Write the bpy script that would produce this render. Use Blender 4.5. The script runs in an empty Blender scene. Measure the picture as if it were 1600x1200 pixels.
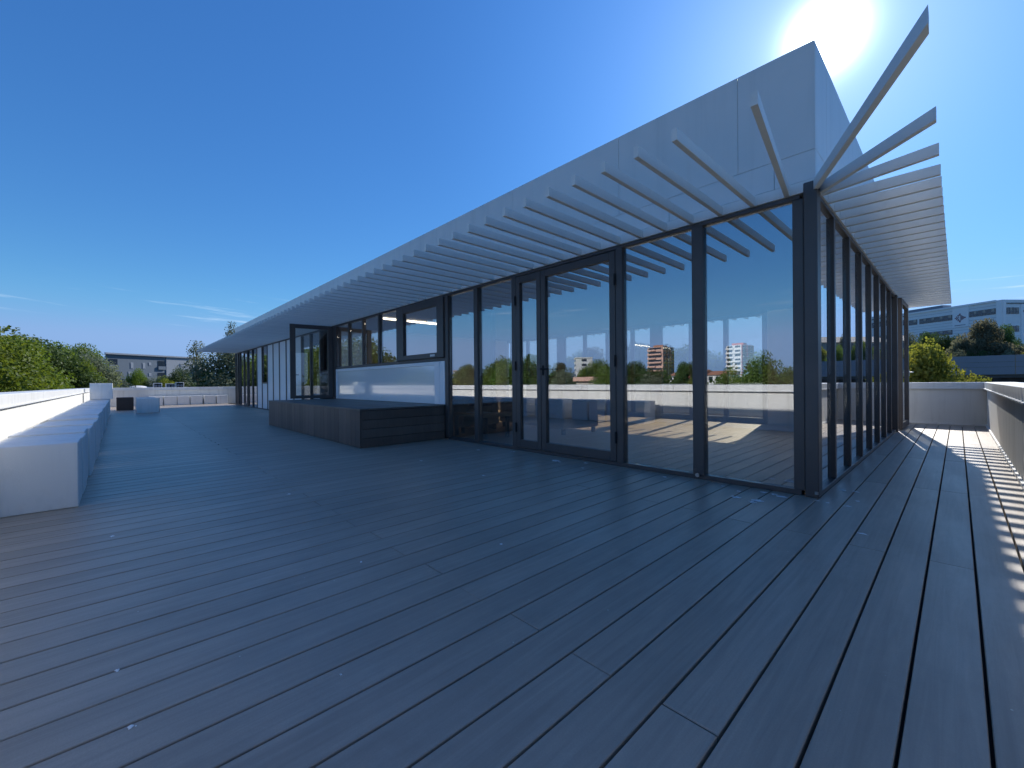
import bpy, math, random
from mathutils import Vector, Matrix
R = math.radians
rnd = random.Random(7)
S = bpy.context.scene
COL = S.collection

# ------------------------------------------------------------------ camera
cam_d = bpy.data.cameras.new('camera'); cam = bpy.data.objects.new('camera', cam_d); COL.objects.link(cam)
h, p, r = R(-46.7929), R(-0.1582), R(-0.5053)
fw = Vector((math.cos(p)*math.sin(h), math.cos(p)*math.cos(h), math.sin(p)))
r0 = Vector((math.cos(h), -math.sin(h), 0)); u0 = r0.cross(fw)
rr = math.cos(r)*r0 + math.sin(r)*u0; uu = -math.sin(r)*r0 + math.cos(r)*u0
cam.matrix_world = Matrix(((rr.x, uu.x, -fw.x, 0), (rr.y, uu.y, -fw.y, 0), (rr.z, uu.z, -fw.z, 0.88), (0, 0, 0, 1)))
cam_d.sensor_fit = 'HORIZONTAL'; cam_d.sensor_width = 36; cam_d.lens = 654.257/1600*36
cam_d.clip_start = 0.02; cam_d.clip_end = 9000
S.camera = cam

# ------------------------------------------------------------------ sky and sun
SUN = Vector((-0.261, 1.51, 1.0)).normalized()
EL = math.asin(SUN.z); AZ = math.atan2(SUN.x, SUN.y)      # azimuth from +Y towards +X
S.view_settings.view_transform = 'Standard'; S.view_settings.look = 'None'
S.view_settings.gamma = 1; S.view_settings.use_curve_mapping = False
S.view_settings.exposure = 1.47
w = bpy.data.worlds.new('World'); S.world = w; w.use_nodes = True
nt = w.node_tree; nt.nodes.clear()
def N(nt, t, **k):
    n = nt.nodes.new(t)
    for a, b in k.items():
        if a == 'ins':
            for i, v in b.items(): n.inputs[i].default_value = v
        else: setattr(n, a, b)
    return n
def M(nt, op, a, b=None, c=None, clamp=False):
    n = nt.nodes.new('ShaderNodeMath'); n.operation = op; n.use_clamp = clamp
    for i, v in enumerate((a, b, c)):
        if v is None: continue
        if isinstance(v, (int, float)): n.inputs[i].default_value = v
        else: nt.links.new(v, n.inputs[i])
    return n.outputs[0]
def MR(nt, v, a, b, c, d, smooth=False):
    n = nt.nodes.new('ShaderNodeMapRange'); nt.links.new(v, n.inputs[0])
    if smooth: n.interpolation_type = 'SMOOTHSTEP'
    for i, x in enumerate((a, b, c, d)): n.inputs[i+1].default_value = x
    return n.outputs[0]
def MIX(nt, f, a, b, mode='MIX'):
    n = nt.nodes.new('ShaderNodeMix'); n.data_type = 'RGBA'; n.blend_type = mode
    for s, v in ((n.inputs[0], f), (n.inputs[6], a), (n.inputs[7], b)):
        if isinstance(v, (int, float)): s.default_value = v
        elif isinstance(v, tuple): s.default_value = (*v, 1) if len(v) == 3 else v
        else: nt.links.new(v, s)
    return n.outputs[2]
sky = N(nt, 'ShaderNodeTexSky'); sky.sky_type = 'NISHITA'; sky.sun_disc = False
sky.sun_elevation = EL; sky.sun_rotation = AZ; sky.altitude = 50
sky.air_density = 1.0; sky.dust_density = 0.15; sky.ozone_density = 3.0
tc = N(nt, 'ShaderNodeTexCoord')
sx = N(nt, 'ShaderNodeSeparateXYZ'); nt.links.new(tc.outputs['Generated'], sx.inputs[0])
# thin cirrus streaks low in the sky, all the way round
az = M(nt, 'ARCTAN2', sx.outputs[0], sx.outputs[1])
el = M(nt, 'ARCSINE', sx.outputs[2])
cv = N(nt, 'ShaderNodeCombineXYZ')
nt.links.new(M(nt, 'MULTIPLY', az, 2.3), cv.inputs[0])
nt.links.new(M(nt, 'ADD', M(nt, 'MULTIPLY', el, 42.0), M(nt, 'MULTIPLY', az, 2.6)), cv.inputs[1])
cn = N(nt, 'ShaderNodeTexNoise', ins={'Scale': 2.6, 'Detail': 5.0, 'Roughness': 0.62}); nt.links.new(cv.outputs[0], cn.inputs['Vector'])
band = M(nt, 'MULTIPLY', MR(nt, el, 0.10, 0.135, 0, 1, True), MR(nt, el, 0.15, 0.20, 1, 0, True))
cl = M(nt, 'MULTIPLY', MR(nt, cn.outputs[0], 0.56, 0.82, 0, 0.55, True), band)
# deepen the blue: each channel's ratio to blue is raised to a power, blue itself is kept
sp_ = N(nt, 'ShaderNodeSeparateColor'); nt.links.new(sky.outputs[0], sp_.inputs[0])
bl0 = M(nt, 'MAXIMUM', sp_.outputs[2], 0.0001)
bl_ = M(nt, 'MULTIPLY', M(nt, 'SUBTRACT', 1.0, M(nt, 'EXPONENT', M(nt, 'MULTIPLY', bl0, -1/5.0))), 6.75)
cc_ = N(nt, 'ShaderNodeCombineColor')
for i_, e_, c_ in ((0, 2.0, 0.34), (1, 1.68, 0.57)):
    nt.links.new(M(nt, 'MULTIPLY', M(nt, 'SMOOTH_MIN', M(nt, 'POWER', M(nt, 'DIVIDE', sp_.outputs[i_], bl0), e_), c_, 0.12), bl_), cc_.inputs[i_])
nt.links.new(bl_, cc_.inputs[2])
skyc = MIX(nt, cl, cc_.outputs[0], (4.6, 5.6, 6.8))
# brightness of the air close round the sun
nv = N(nt, 'ShaderNodeVectorMath', operation='NORMALIZE'); nt.links.new(tc.outputs['Generated'], nv.inputs[0])
dp = N(nt, 'ShaderNodeVectorMath', operation='DOT_PRODUCT', ins={1: SUN}); nt.links.new(nv.outputs[0], dp.inputs[0])
ang = M(nt, 'ARCCOSINE', M(nt, 'MINIMUM', dp.outputs['Value'], 0.999999))
g1 = M(nt, 'MULTIPLY', M(nt, 'EXPONENT', M(nt, 'MULTIPLY', ang, -1/0.0145)), 120.0)
g2 = M(nt, 'MULTIPLY', M(nt, 'EXPONENT', M(nt, 'MULTIPLY', ang, -1/0.12)), 0.8)
glow = M(nt, 'ADD', g1, g2)
# the clear sky is darkest well away from the sun
far_ = MR(nt, ang, 0.0, 0.78, 0.95, 0.66, True)
skv = N(nt, 'ShaderNodeVectorMath', operation='SCALE'); nt.links.new(skyc, skv.inputs[0]); nt.links.new(far_, skv.inputs['Scale']); skyc = skv.outputs[0]
gc = N(nt, 'ShaderNodeVectorMath', operation='SCALE', ins={0: (0.86, 0.95, 1.0)}); nt.links.new(glow, gc.inputs['Scale'])
addc = N(nt, 'ShaderNodeVectorMath', operation='ADD'); nt.links.new(skyc, addc.inputs[0]); nt.links.new(gc.outputs[0], addc.inputs[1])
hs = N(nt, 'ShaderNodeHueSaturation', ins={'Saturation': 1.0}); nt.links.new(addc.outputs[0], hs.inputs['Color'])
bg = N(nt, 'ShaderNodeBackground', ins={'Strength': 0.094}); nt.links.new(hs.outputs[0], bg.inputs[0])
wo = N(nt, 'ShaderNodeOutputWorld'); nt.links.new(bg.outputs[0], wo.inputs[0])
sd = bpy.data.lights.new('sun', 'SUN'); sd.energy = 2.0; sd.angle = R(0.53); sd.color = (1.0, 0.965, 0.90)
so = bpy.data.objects.new('sun', sd); COL.objects.link(so); so.rotation_euler = SUN.to_track_quat('Z', 'Y').to_euler()
so.location = (-20, 60, 60)

S.render.engine = 'CYCLES'
S.cycles.max_bounces = 8; S.cycles.transparent_max_bounces = 24; S.cycles.diffuse_bounces = 5
S.cycles.glossy_bounces = 5; S.cycles.caustics_reflective = False; S.cycles.caustics_refractive = False

# ------------------------------------------------------------------ materials
def mat(name, col, rough=0.6, metal=0.0, drip=None, var=0.0, vscale=3.0, bump=0.0, bscale=40.0, spec=0.5, objvar=0.0, stretch=(1, 1, 1), dirt=None, coat=0.0):
    m = bpy.data.materials.new(name); m.use_nodes = True; nt = m.node_tree
    b = nt.nodes['Principled BSDF']; b.inputs['Roughness'].default_value = rough; b.inputs['Metallic'].default_value = metal
    b.inputs['Specular IOR Level'].default_value = spec; b.inputs['Coat Weight'].default_value = coat
    c = None
    tcn = N(nt, 'ShaderNodeTexCoord'); mp = N(nt, 'ShaderNodeMapping', ins={'Scale': stretch}); nt.links.new(tcn.outputs['Object'], mp.inputs[0])
    src = col if len(col) == 4 else (*col, 1)
    b.inputs['Base Color'].default_value = src
    cur = src
    if var:
        n = N(nt, 'ShaderNodeTexNoise', ins={'Scale': vscale, 'Detail': 6.0, 'Roughness': 0.6}); nt.links.new(mp.outputs[0], n.inputs['Vector'])
        f = MR(nt, n.outputs[0], 0.25, 0.75, 0, 1)
        cur = MIX(nt, f, tuple(x*(1-var) for x in col[:3]), tuple(min(1, x*(1+var)) for x in col[:3]))
    if dirt:
        n = N(nt, 'ShaderNodeTexNoise', ins={'Scale': dirt[1], 'Detail': 8.0, 'Roughness': 0.7}); nt.links.new(tcn.outputs['Object'], n.inputs['Vector'])
        cur = MIX(nt, MR(nt, n.outputs[0], 0.50, 0.78, 0, dirt[2], True), cur, dirt[0])
    if drip:
        gp = N(nt, 'ShaderNodeNewGeometry'); m3 = N(nt, 'ShaderNodeMapping', ins={'Scale': (drip[1], drip[1], drip[1]*0.06)}); nt.links.new(gp.outputs['Position'], m3.inputs[0])
        n = N(nt, 'ShaderNodeTexNoise', ins={'Scale': 1.0, 'Detail': 6.0, 'Roughness': 0.65}); nt.links.new(m3.outputs[0], n.inputs['Vector'])
        cur = MIX(nt, MR(nt, n.outputs[0], 0.48, 0.74, 0, drip[2], True), cur, drip[0])
    if objvar:
        oi = N(nt, 'ShaderNodeObjectInfo')
        v = MR(nt, oi.outputs['Random'], 0, 1, 1-objvar, 1+objvar)
        hv = N(nt, 'ShaderNodeHueSaturation'); nt.links.new(v, hv.inputs['Value'])
        if isinstance(cur, tuple): hv.inputs['Color'].default_value = cur if len(cur) == 4 else (*cur, 1)
        else: nt.links.new(cur, hv.inputs['Color'])
        cur = hv.outputs[0]
    if not isinstance(cur, tuple): nt.links.new(cur, b.inputs['Base Color'])
    if bump:
        n = N(nt, 'ShaderNodeTexNoise', ins={'Scale': bscale, 'Detail': 4.0}); nt.links.new(mp.outputs[0], n.inputs['Vector'])
        bp = N(nt, 'ShaderNodeBump', ins={'Strength': bump, 'Distance': 0.004}); nt.links.new(n.outputs[0], bp.inputs['Height']); nt.links.new(bp.outputs[0], b.inputs['Normal'])
    return m

def deck_mat(name, col, axis, rough=0.5, ov=0.07):
    """composite board: brushed grain along one axis, tone differs per board"""
    m = bpy.data.materials.new(name); m.use_nodes = True; nt = m.node_tree; b = nt.nodes['Principled BSDF']
    tcn = N(nt, 'ShaderNodeTexCoord'); oi = N(nt, 'ShaderNodeObjectInfo')
    off = N(nt, 'ShaderNodeVectorMath', operation='SCALE', ins={0: (13.7, 7.3, 3.1)}); nt.links.new(oi.outputs['Random'], off.inputs['Scale'])
    ad = N(nt, 'ShaderNodeVectorMath', operation='ADD'); nt.links.new(tcn.outputs['Object'], ad.inputs[0]); nt.links.new(off.outputs[0], ad.inputs[1])
    sc = [34.0, 34.0, 34.0]; sc[axis] = 1.3
    mp = N(nt, 'ShaderNodeMapping', ins={'Scale': tuple(sc)}); nt.links.new(ad.outputs[0], mp.inputs[0])
    g = N(nt, 'ShaderNodeTexNoise', ins={'Scale': 1.0, 'Detail': 5.0, 'Roughness': 0.62, 'Distortion': 0.9}); nt.links.new(mp.outputs[0], g.inputs['Vector'])
    sc2 = [5.0, 5.0, 5.0]; sc2[axis] = 1.1
    mp2 = N(nt, 'ShaderNodeMapping', ins={'Scale': tuple(sc2)}); nt.links.new(tcn.outputs['Object'], mp2.inputs[0])
    g2 = N(nt, 'ShaderNodeTexNoise', ins={'Scale': 0.8, 'Detail': 7.0, 'Roughness': 0.68}); nt.links.new(mp2.outputs[0], g2.inputs['Vector'])
    c1 = MIX(nt, MR(nt, g.outputs[0], 0.3, 0.7, 0, 1), tuple(x*0.84 for x in col), tuple(x*1.14 for x in col))
    c2 = MIX(nt, MR(nt, g2.outputs[0], 0.42, 0.75, 0, 0.40, True), c1, tuple(x*1.5+0.012 for x in col))
    sp = N(nt, 'ShaderNodeTexNoise', ins={'Scale': 11.0, 'Detail': 3.0}); nt.links.new(tcn.outputs['Object'], sp.inputs['Vector'])
    c2 = MIX(nt, MR(nt, sp.outputs[0], 0.70, 0.78, 0, 0.25, True), c2, tuple(x*1.9+0.02 for x in col))
    ob = N(nt, 'ShaderNodeTexCoord'); gp = N(nt, 'ShaderNodeNewGeometry')
    st = N(nt, 'ShaderNodeTexNoise', ins={'Scale': 0.55, 'Detail': 9.0, 'Roughness': 0.72}); nt.links.new(gp.outputs['Position'], st.inputs['Vector'])
    c2 = MIX(nt, MR(nt, st.outputs[0], 0.44, 0.66, 0.0, 0.42, True), c2, tuple(x*0.62 for x in col))
    fs = N(nt, 'ShaderNodeTexNoise', ins={'Scale': 240.0, 'Detail': 2.0}); nt.links.new(gp.outputs['Position'], fs.inputs['Vector'])
    c2 = MIX(nt, MR(nt, fs.outputs[0], 0.35, 0.65, 0.0, 0.22), c2, tuple(x*0.70 for x in col))
    pk = N(nt, 'ShaderNodeTexVoronoi', ins={'Scale': 9.0, 'Randomness': 1.0}); nt.links.new(gp.outputs['Position'], pk.inputs['Vector'])
    c2 = MIX(nt, MR(nt, pk.outputs['Distance'], 0.018, 0.03, 0.7, 0.0), c2, tuple(min(.8, x*2.4+.05) for x in col))
    hv = N(nt, 'ShaderNodeHueSaturation'); nt.links.new(MR(nt, oi.outputs['Random'], 0, 1, 1-ov, 1+ov), hv.inputs['Value']); nt.links.new(c2, hv.inputs['Color'])
    nt.links.new(hv.outputs[0], b.inputs['Base Color'])
    nt.links.new(MR(nt, g2.outputs[0], 0.3, 0.8, rough+0.06, rough-0.08), b.inputs['Roughness'])
    b.inputs['Specular IOR Level'].default_value = 0.5
    bp = N(nt, 'ShaderNodeBump', ins={'Strength': 0.35, 'Distance': 0.002}); nt.links.new(g.outputs[0], bp.inputs['Height']); nt.links.new(bp.outputs[0], b.inputs['Normal'])
    return m

def glass_mat(name, r0=0.31, tint=(0.90, 0.90, 0.86), rough=0.0, wav=0.0):
    m = bpy.data.materials.new(name); m.use_nodes = True; nt = m.node_tree; nt.nodes.clear()
    lw = N(nt, 'ShaderNodeLayerWeight', ins={'Blend': 0.5})
    f = M(nt, 'ADD', M(nt, 'MULTIPLY', M(nt, 'POWER', lw.outputs['Facing'], 3.2), 1-r0), r0)
    t = N(nt, 'ShaderNodeBsdfTransparent', ins={0: (*tint, 1)}); gl = N(nt, 'ShaderNodeBsdfGlossy', ins={0: (0.93, 0.95, 1.0, 1), 'Roughness': rough})
    if wav:
        tcn = N(nt, 'ShaderNodeTexCoord'); n = N(nt, 'ShaderNodeTexNoise', ins={'Scale': 1.3, 'Detail': 1.0}); nt.links.new(tcn.outputs['Object'], n.inputs['Vector'])
        bp = N(nt, 'ShaderNodeBump', ins={'Strength': wav, 'Distance': 0.01}); nt.links.new(n.outputs[0], bp.inputs['Height']); nt.links.new(bp.outputs[0], gl.inputs['Normal'])
    mx = N(nt, 'ShaderNodeMixShader'); nt.links.new(f, mx.inputs[0]); nt.links.new(t.outputs[0], mx.inputs[1]); nt.links.new(gl.outputs[0], mx.inputs[2])
    o = N(nt, 'ShaderNodeOutputMaterial'); nt.links.new(mx.outputs[0], o.inputs[0])
    return m

def leaf_mat(name, c1, c2, trans=0.4):
    m = bpy.data.materials.new(name); m.use_nodes = True; nt = m.node_tree; nt.nodes.clear()
    tcn = N(nt, 'ShaderNodeTexCoord'); oi = N(nt, 'ShaderNodeObjectInfo')
    n = N(nt, 'ShaderNodeTexNoise', ins={'Scale': 0.9, 'Detail': 5.0, 'Roughness': 0.75}); nt.links.new(tcn.outputs['Object'], n.inputs['Vector'])
    c = MIX(nt, MR(nt, n.outputs[0], 0.32, 0.68, 0, 1), c1, c2)
    hv = N(nt, 'ShaderNodeHueSaturation'); nt.links.new(MR(nt, oi.outputs['Random'], 0, 1, 0.8, 1.2), hv.inputs['Value'])
    nt.links.new(MR(nt, oi.outputs['Random'], 0, 1, 0.485, 0.515), hv.inputs['Hue']); nt.links.new(c, hv.inputs['Color'])
    d = N(nt, 'ShaderNodeBsdfDiffuse'); t = N(nt, 'ShaderNodeBsdfTranslucent'); gl = N(nt, 'ShaderNodeBsdfGlossy', ins={'Roughness': 0.45, 0: (0.5, 0.5, 0.5, 1)})
    nt.links.new(hv.outputs[0], d.inputs[0])
    br = N(nt, 'ShaderNodeHueSaturation', ins={'Value': 1.7, 'Saturation': 1.1, 'Hue': 0.485}); nt.links.new(hv.outputs[0], br.inputs['Color']); nt.links.new(br.outputs[0], t.inputs[0])
    mx = N(nt, 'ShaderNodeMixShader', ins={0: trans}); nt.links.new(d.outputs[0], mx.inputs[1]); nt.links.new(t.outputs[0], mx.inputs[2])
    m2 = N(nt, 'ShaderNodeMixShader', ins={0: 0.025}); nt.links.new(mx.outputs[0], m2.inputs[1]); nt.links.new(gl.outputs[0], m2.inputs[2])
    o = N(nt, 'ShaderNodeOutputMaterial'); nt.links.new(m2.outputs[0], o.inputs[0])
    return m

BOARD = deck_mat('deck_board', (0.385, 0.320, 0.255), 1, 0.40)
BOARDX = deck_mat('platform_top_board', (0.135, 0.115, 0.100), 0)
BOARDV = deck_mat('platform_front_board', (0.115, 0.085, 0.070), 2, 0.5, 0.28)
VOID = mat('joist_black', (0.010, 0.010, 0.012), 0.9)
FRAME = mat('anthracite_aluminium', (0.075, 0.066, 0.064), 0.42, 0.0, var=0.1, vscale=4, bump=0.08, bscale=300)
WHITEM = mat('white_fascia_panel', (0.74, 0.72, 0.70), 0.38, 0.0, drip=((0.56, 0.55, 0.53), 4.0, 0.4), var=0.03, vscale=1.2, dirt=((0.55, 0.56, 0.55), 0.9, 0.22), objvar=0.012)
SLATM = mat('white_slat', (0.74, 0.73, 0.70), 0.45, var=0.03, vscale=3, dirt=((0.50, 0.49, 0.45), 5.0, 0.25), objvar=0.03)
WHITEP = mat('white_render', (0.71, 0.70, 0.67), 0.7, drip=((0.47, 0.46, 0.42), 7.0, 0.55), var=0.03, vscale=1.5, dirt=((0.56, 0.55, 0.52), 1.6, 0.35), bump=0.25, bscale=60)
COPE = mat('white_coping_metal', (0.72, 0.72, 0.71), 0.42, drip=((0.46, 0.45, 0.42), 9.0, 0.45), var=0.03, vscale=1.0, dirt=((0.52, 0.51, 0.48), 2.2, 0.35), objvar=0.02)
CUBEM = mat('white_cube_resin', (0.84, 0.83, 0.80), 0.6, drip=((0.58, 0.57, 0.54), 11.0, 0.35), var=0.04, vscale=2.0, dirt=((0.44, 0.44, 0.42), 3.0, 0.3), bump=0.3, bscale=120, objvar=0.04)
CUBED = mat('dark_brown_cube', (0.055, 0.042, 0.036), 0.6, var=0.1, vscale=3)
PANELW = mat('glossy_white_panel', (0.82, 0.83, 0.83), 0.10, var=0.02, coat=1.0, spec=0.9)
PANELM = mat('matt_white_panel', (0.80, 0.81, 0.83), 0.35, var=0.02)
GLASS = glass_mat('reflective_window_glass', wav=0.004)
GLASSD = glass_mat('clear_door_glass', 0.10, (0.92, 0.93, 0.90))
FLOORM = mat('tan_interior_floor', (0.72, 0.46, 0.24), 0.45, var=0.08, vscale=1.5)
INTW = mat('interior_white_paint', (0.62, 0.61, 0.58), 0.7, var=0.02)
INTC = mat('interior_ceiling', (0.10, 0.10, 0.11), 0.8)
INTD = mat('interior_dark_partition', (0.085, 0.070, 0.058), 0.7, var=0.1)
SOFAM = mat('brown_sofa_fabric', (0.42, 0.29, 0.17), 0.9, var=0.15, vscale=9, bump=0.5, bscale=90)
RUST = mat('dark_red_cushion', (0.11, 0.03, 0.025), 0.9)
STEEL = mat('brushed_steel', (0.55, 0.55, 0.55), 0.3, 1.0)
DROP = mat('bird_dropping_white', (0.88, 0.88, 0.86), 0.7, var=0.15, vscale=60)
BARK = mat('bark', (0.10, 0.075, 0.055), 0.9, var=0.25, vscale=6, bump=0.8, bscale=12)
LM = {
 'plane': leaf_mat('broad_green_leaves', (0.060, 0.115, 0.020), (0.165, 0.225, 0.040), 0.40),
 'dark': leaf_mat('dark_green_leaves', (0.034, 0.072, 0.022), (0.085, 0.130, 0.040), 0.3),
 'yellow': leaf_mat('yellow_green_leaves', (0.095, 0.135, 0.030), (0.28, 0.28, 0.055), 0.45),
 'olive': leaf_mat('grey_green_leaves', (0.11, 0.13, 0.08), (0.19, 0.21, 0.13), 0.3),
 'pine': leaf_mat('pine_needles', (0.085, 0.098, 0.055), (0.195, 0.185, 0.115), 0.42),
}
LAMPM = bpy.data.materials.new('lit_lamp_diffuser'); LAMPM.use_nodes = True
_b = LAMPM.node_tree.nodes['Principled BSDF']; _b.inputs['Emission Color'].default_value = (1, 0.86, 0.66, 1); _b.inputs['Emission Strength'].default_value = 4.5

# ------------------------------------------------------------------ mesh helpers
class MB:
    def __init__(s): s.v = []; s.f = []
    def box(s, a, b):
        x0, y0, z0 = [min(a[i], b[i]) for i in range(3)]; x1, y1, z1 = [max(a[i], b[i]) for i in range(3)]
        n = len(s.v)
        s.v += [(x0, y0, z0), (x1, y0, z0), (x1, y1, z0), (x0, y1, z0), (x0, y0, z1), (x1, y0, z1), (x1, y1, z1), (x0, y1, z1)]
        s.f += [(n, n+3, n+2, n+1), (n+4, n+5, n+6, n+7), (n, n+1, n+5, n+4), (n+1, n+2, n+6, n+5), (n+2, n+3, n+7, n+6), (n+3, n, n+4, n+7)]
        return s
    def cbox(s, a, b, c=0.002):
        """box with chamfered vertical-ish top edges"""
        x0, y0, z0 = [min(a[i], b[i]) for i in range(3)]; x1, y1, z1 = [max(a[i], b[i]) for i in range(3)]
        n = len(s.v)
        for (i, z) in ((0, z0), (0, z1-c), (c, z1)):
            s.v += [(x0+i, y0+i, z), (x1-i, y0+i, z), (x1-i, y1-i, z), (x0+i, y1-i, z)]
        s.f.append((n, n+3, n+2, n+1)); s.f.append((n+8, n+9, n+10, n+11))
        for k in (0, 4):
            for j in range(4): a1 = n+k+j; b1 = n+k+(j+1) % 4; s.f.append((a1, b1, b1+4, a1+4))
        return s
    def rbox(s, a, b, c=0.006):
        """box with all edges chamfered"""
        x0, y0, z0 = [min(a[i], b[i]) for i in range(3)]; x1, y1, z1 = [max(a[i], b[i]) for i in range(3)]
        n = len(s.v)
        for (i, z) in ((c, z0), (0, z0+c), (0, z1-c), (c, z1)):
            if i == c: s.v += [(x0+c, y0+c, z), (x1-c, y0+c, z), (x1-c, y1-c, z), (x0+c, y1-c, z)]
            else: s.v += [(x0, y0+c, z), (x0+c, y0, z), (x1-c, y0, z), (x1, y0+c, z), (x1, y1-c, z), (x1-c, y1, z), (x0+c, y1, z), (x0, y1-c, z)]
        A, B, Cc, D = n, n+4, n+12, n+20
        s.f += [(A, A+3, A+2, A+1), (D, D+1, D+2, D+3)]
        for j in range(8): s.f.append((B+j, B+(j+1) % 8, Cc+(j+1) % 8, Cc+j))
        for k, (o, q) in enumerate(((A, B), (D, Cc))):
            # corners: o0~q0,q1  o1~q2,q3  o2~q4,q5  o3~q6,q7
            for j in range(4):
                t1 = (o+j, q+2*j, q+2*j+1); e = (o+j, q+2*j+1, q+(2*j+2) % 8, o+(j+1) % 4)
                if k == 0: s.f += [(t1[0], t1[2], t1[1]), (e[0], e[3], e[2], e[1])]
                else: s.f += [t1, e]
        return s
    def obox(s, p0, p1, wd, z0, z1):
        """box along a horizontal line p0-p1 with width wd"""
        d = Vector((p1[0]-p0[0], p1[1]-p0[1])); d.normalize(); nx, ny = -d.y*wd/2, d.x*wd/2
        n = len(s.v)
        for z in (z0, z1): s.v += [(p0[0]+nx, p0[1]+ny, z), (p0[0]-nx, p0[1]-ny, z), (p1[0]-nx, p1[1]-ny, z), (p1[0]+nx, p1[1]+ny, z)]
        s.f += [(n, n+3, n+2, n+1), (n+4, n+5, n+6, n+7), (n, n+1, n+5, n+4), (n+1, n+2, n+6, n+5), (n+2, n+3, n+7, n+6), (n+3, n, n+4, n+7)]
        return s
    def mbox(s, p0, p1, wd, z0, z1, axis, val):
        """like obox, its far end cut on the plane axis = val"""
        d = Vector((p1[0]-p0[0], p1[1]-p0[1])); d.normalize(); nx, ny = -d.y*wd/2, d.x*wd/2; n = len(s.v)
        e = []
        for q in (1, -1):
            c = (p0[0]+q*nx, p0[1]+q*ny); t = (val-c[axis])/d[axis]; e.append((c[0]+d.x*t, c[1]+d.y*t))
        for z in (z0, z1): s.v += [(p0[0]+nx, p0[1]+ny, z), (p0[0]-nx, p0[1]-ny, z), (e[1][0], e[1][1], z), (e[0][0], e[0][1], z)]
        s.f += [(n, n+3, n+2, n+1), (n+4, n+5, n+6, n+7), (n, n+1, n+5, n+4), (n+1, n+2, n+6, n+5), (n+2, n+3, n+7, n+6), (n+3, n, n+4, n+7)]
        return s
    def tube(s, pts, rad, k=8):
        n0 = len(s.v); pts = [Vector(q) for q in pts]
        if isinstance(rad, (int, float)): rad = [rad]*len(pts)
        for i, q in enumerate(pts):
            t = (pts[min(i+1, len(pts)-1)]-pts[max(i-1, 0)]).normalized()
            a = t.orthogonal().normalized(); b = t.cross(a)
            for j in range(k):
                an = 2*math.pi*j/k; s.v.append(tuple(q+(a*math.cos(an)+b*math.sin(an))*rad[i]))
        for i in range(len(pts)-1):
            for j in range(k): s.f.append((n0+i*k+j, n0+i*k+(j+1) % k, n0+(i+1)*k+(j+1) % k, n0+(i+1)*k+j))
        s.f.append(tuple(n0+j for j in range(k))[::-1]); s.f.append(tuple(n0+(len(pts)-1)*k+j for j in range(k)))
        return s
    def mesh(s, name, m):
        me = bpy.data.meshes.new(name); me.from_pydata(s.v, [], s.f); me.update(); me.materials.append(m); return me
    def build(s, name, m, parent=None, smooth=False, bevel=0):
        me = s.mesh(name, m)
        if smooth:
            for q in me.polygons: q.use_smooth = True
        o = bpy.data.objects.new(name, me); COL.objects.link(o)
        if parent: o.parent = parent
        if bevel:
            b = o.modifiers.new('bevel', 'BEVEL'); b.width = bevel; b.segments = 2; b.limit_method = 'ANGLE'
        return o
def tag(o, label=None, cat=None, group=None, kind=None):
    for k, v in (('label', label), ('category', cat), ('group', group), ('kind', kind)):
        if v: o[k] = v
    return o
def empty(name, loc=(0, 0, 0), rz=0, label=None, cat=None, group=None):
    o = bpy.data.objects.new(name, None); COL.objects.link(o); o.location = loc; o.rotation_euler = (0, 0, rz); o.empty_display_size = 0.2
    return tag(o, label, cat, group)
def inst(name, me, loc=(0, 0, 0), parent=None, rz=0, sc=None):
    o = bpy.data.objects.new(name, me); COL.objects.link(o); o.location = loc; o.rotation_euler = (0, 0, rz)
    if sc: o.scale = sc
    if parent: o.parent = parent
    return o

# ------------------------------------------------------------------ ground and hills
def hgt(x, y):
    rd = math.hypot(x, y); z = -9.0
    t = min(1, max(0, (y-60)/118)); t = t*t*(3-2*t)
    a = math.exp(-((x-10)/90)**2) if y > 0 else 0
    z += 17.6*t*a
    t2 = min(1, max(0, (rd-420)/600)); t2 = t2*t2*(3-2*t2)
    an = math.atan2(x, y)
    z += t2*(21+9*math.sin(an*3+1)+6*math.sin(an*7+.4)+3*math.sin(an*17+2))
    if y > 0: z += 0.5*math.sin(x*.21)*math.sin(y*.17)*t
    return z
rad = [0, 12, 25, 40, 50, 60, 70, 80, 90, 100, 112, 125, 140, 155, 170, 185, 200, 220, 250, 300, 360, 420, 480, 540, 600, 680, 780, 900, 1100, 1500, 2500, 4500]
NA = 120; gm = MB(); gm.v.append((0, 0, hgt(0, 0)))
for q in rad[1:]:
    for j in range(NA):
        a = 2*math.pi*j/NA; x, y = q*math.sin(a), q*math.cos(a); gm.v.append((x, y, hgt(x, y)))
for j in range(NA): gm.f.append((0, 1+(j+1) % NA, 1+j))
for i in range(len(rad)-2):
    for j in range(NA):
        a = 1+i*NA+j; b = 1+i*NA+(j+1) % NA; gm.f.append((a, b, b+NA, a+NA))
GROUND = mat('scrub_ground', (0.075, 0.085, 0.045), 0.95, var=0.35, vscale=0.05, dirt=((0.17, 0.145, 0.105), 0.03, 0.8))
tag(gm.build('ground', GROUND, smooth=True), kind='structure')

lb = empty('lower_building', (0, 0, -9), label='white lower storeys under the roof terrace and its parapets', cat='building')
o = MB().box((-25.3, -1.05, 0), (0.66, 12.0, 8.86)).build('storeys', WHITEP, lb)

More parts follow.
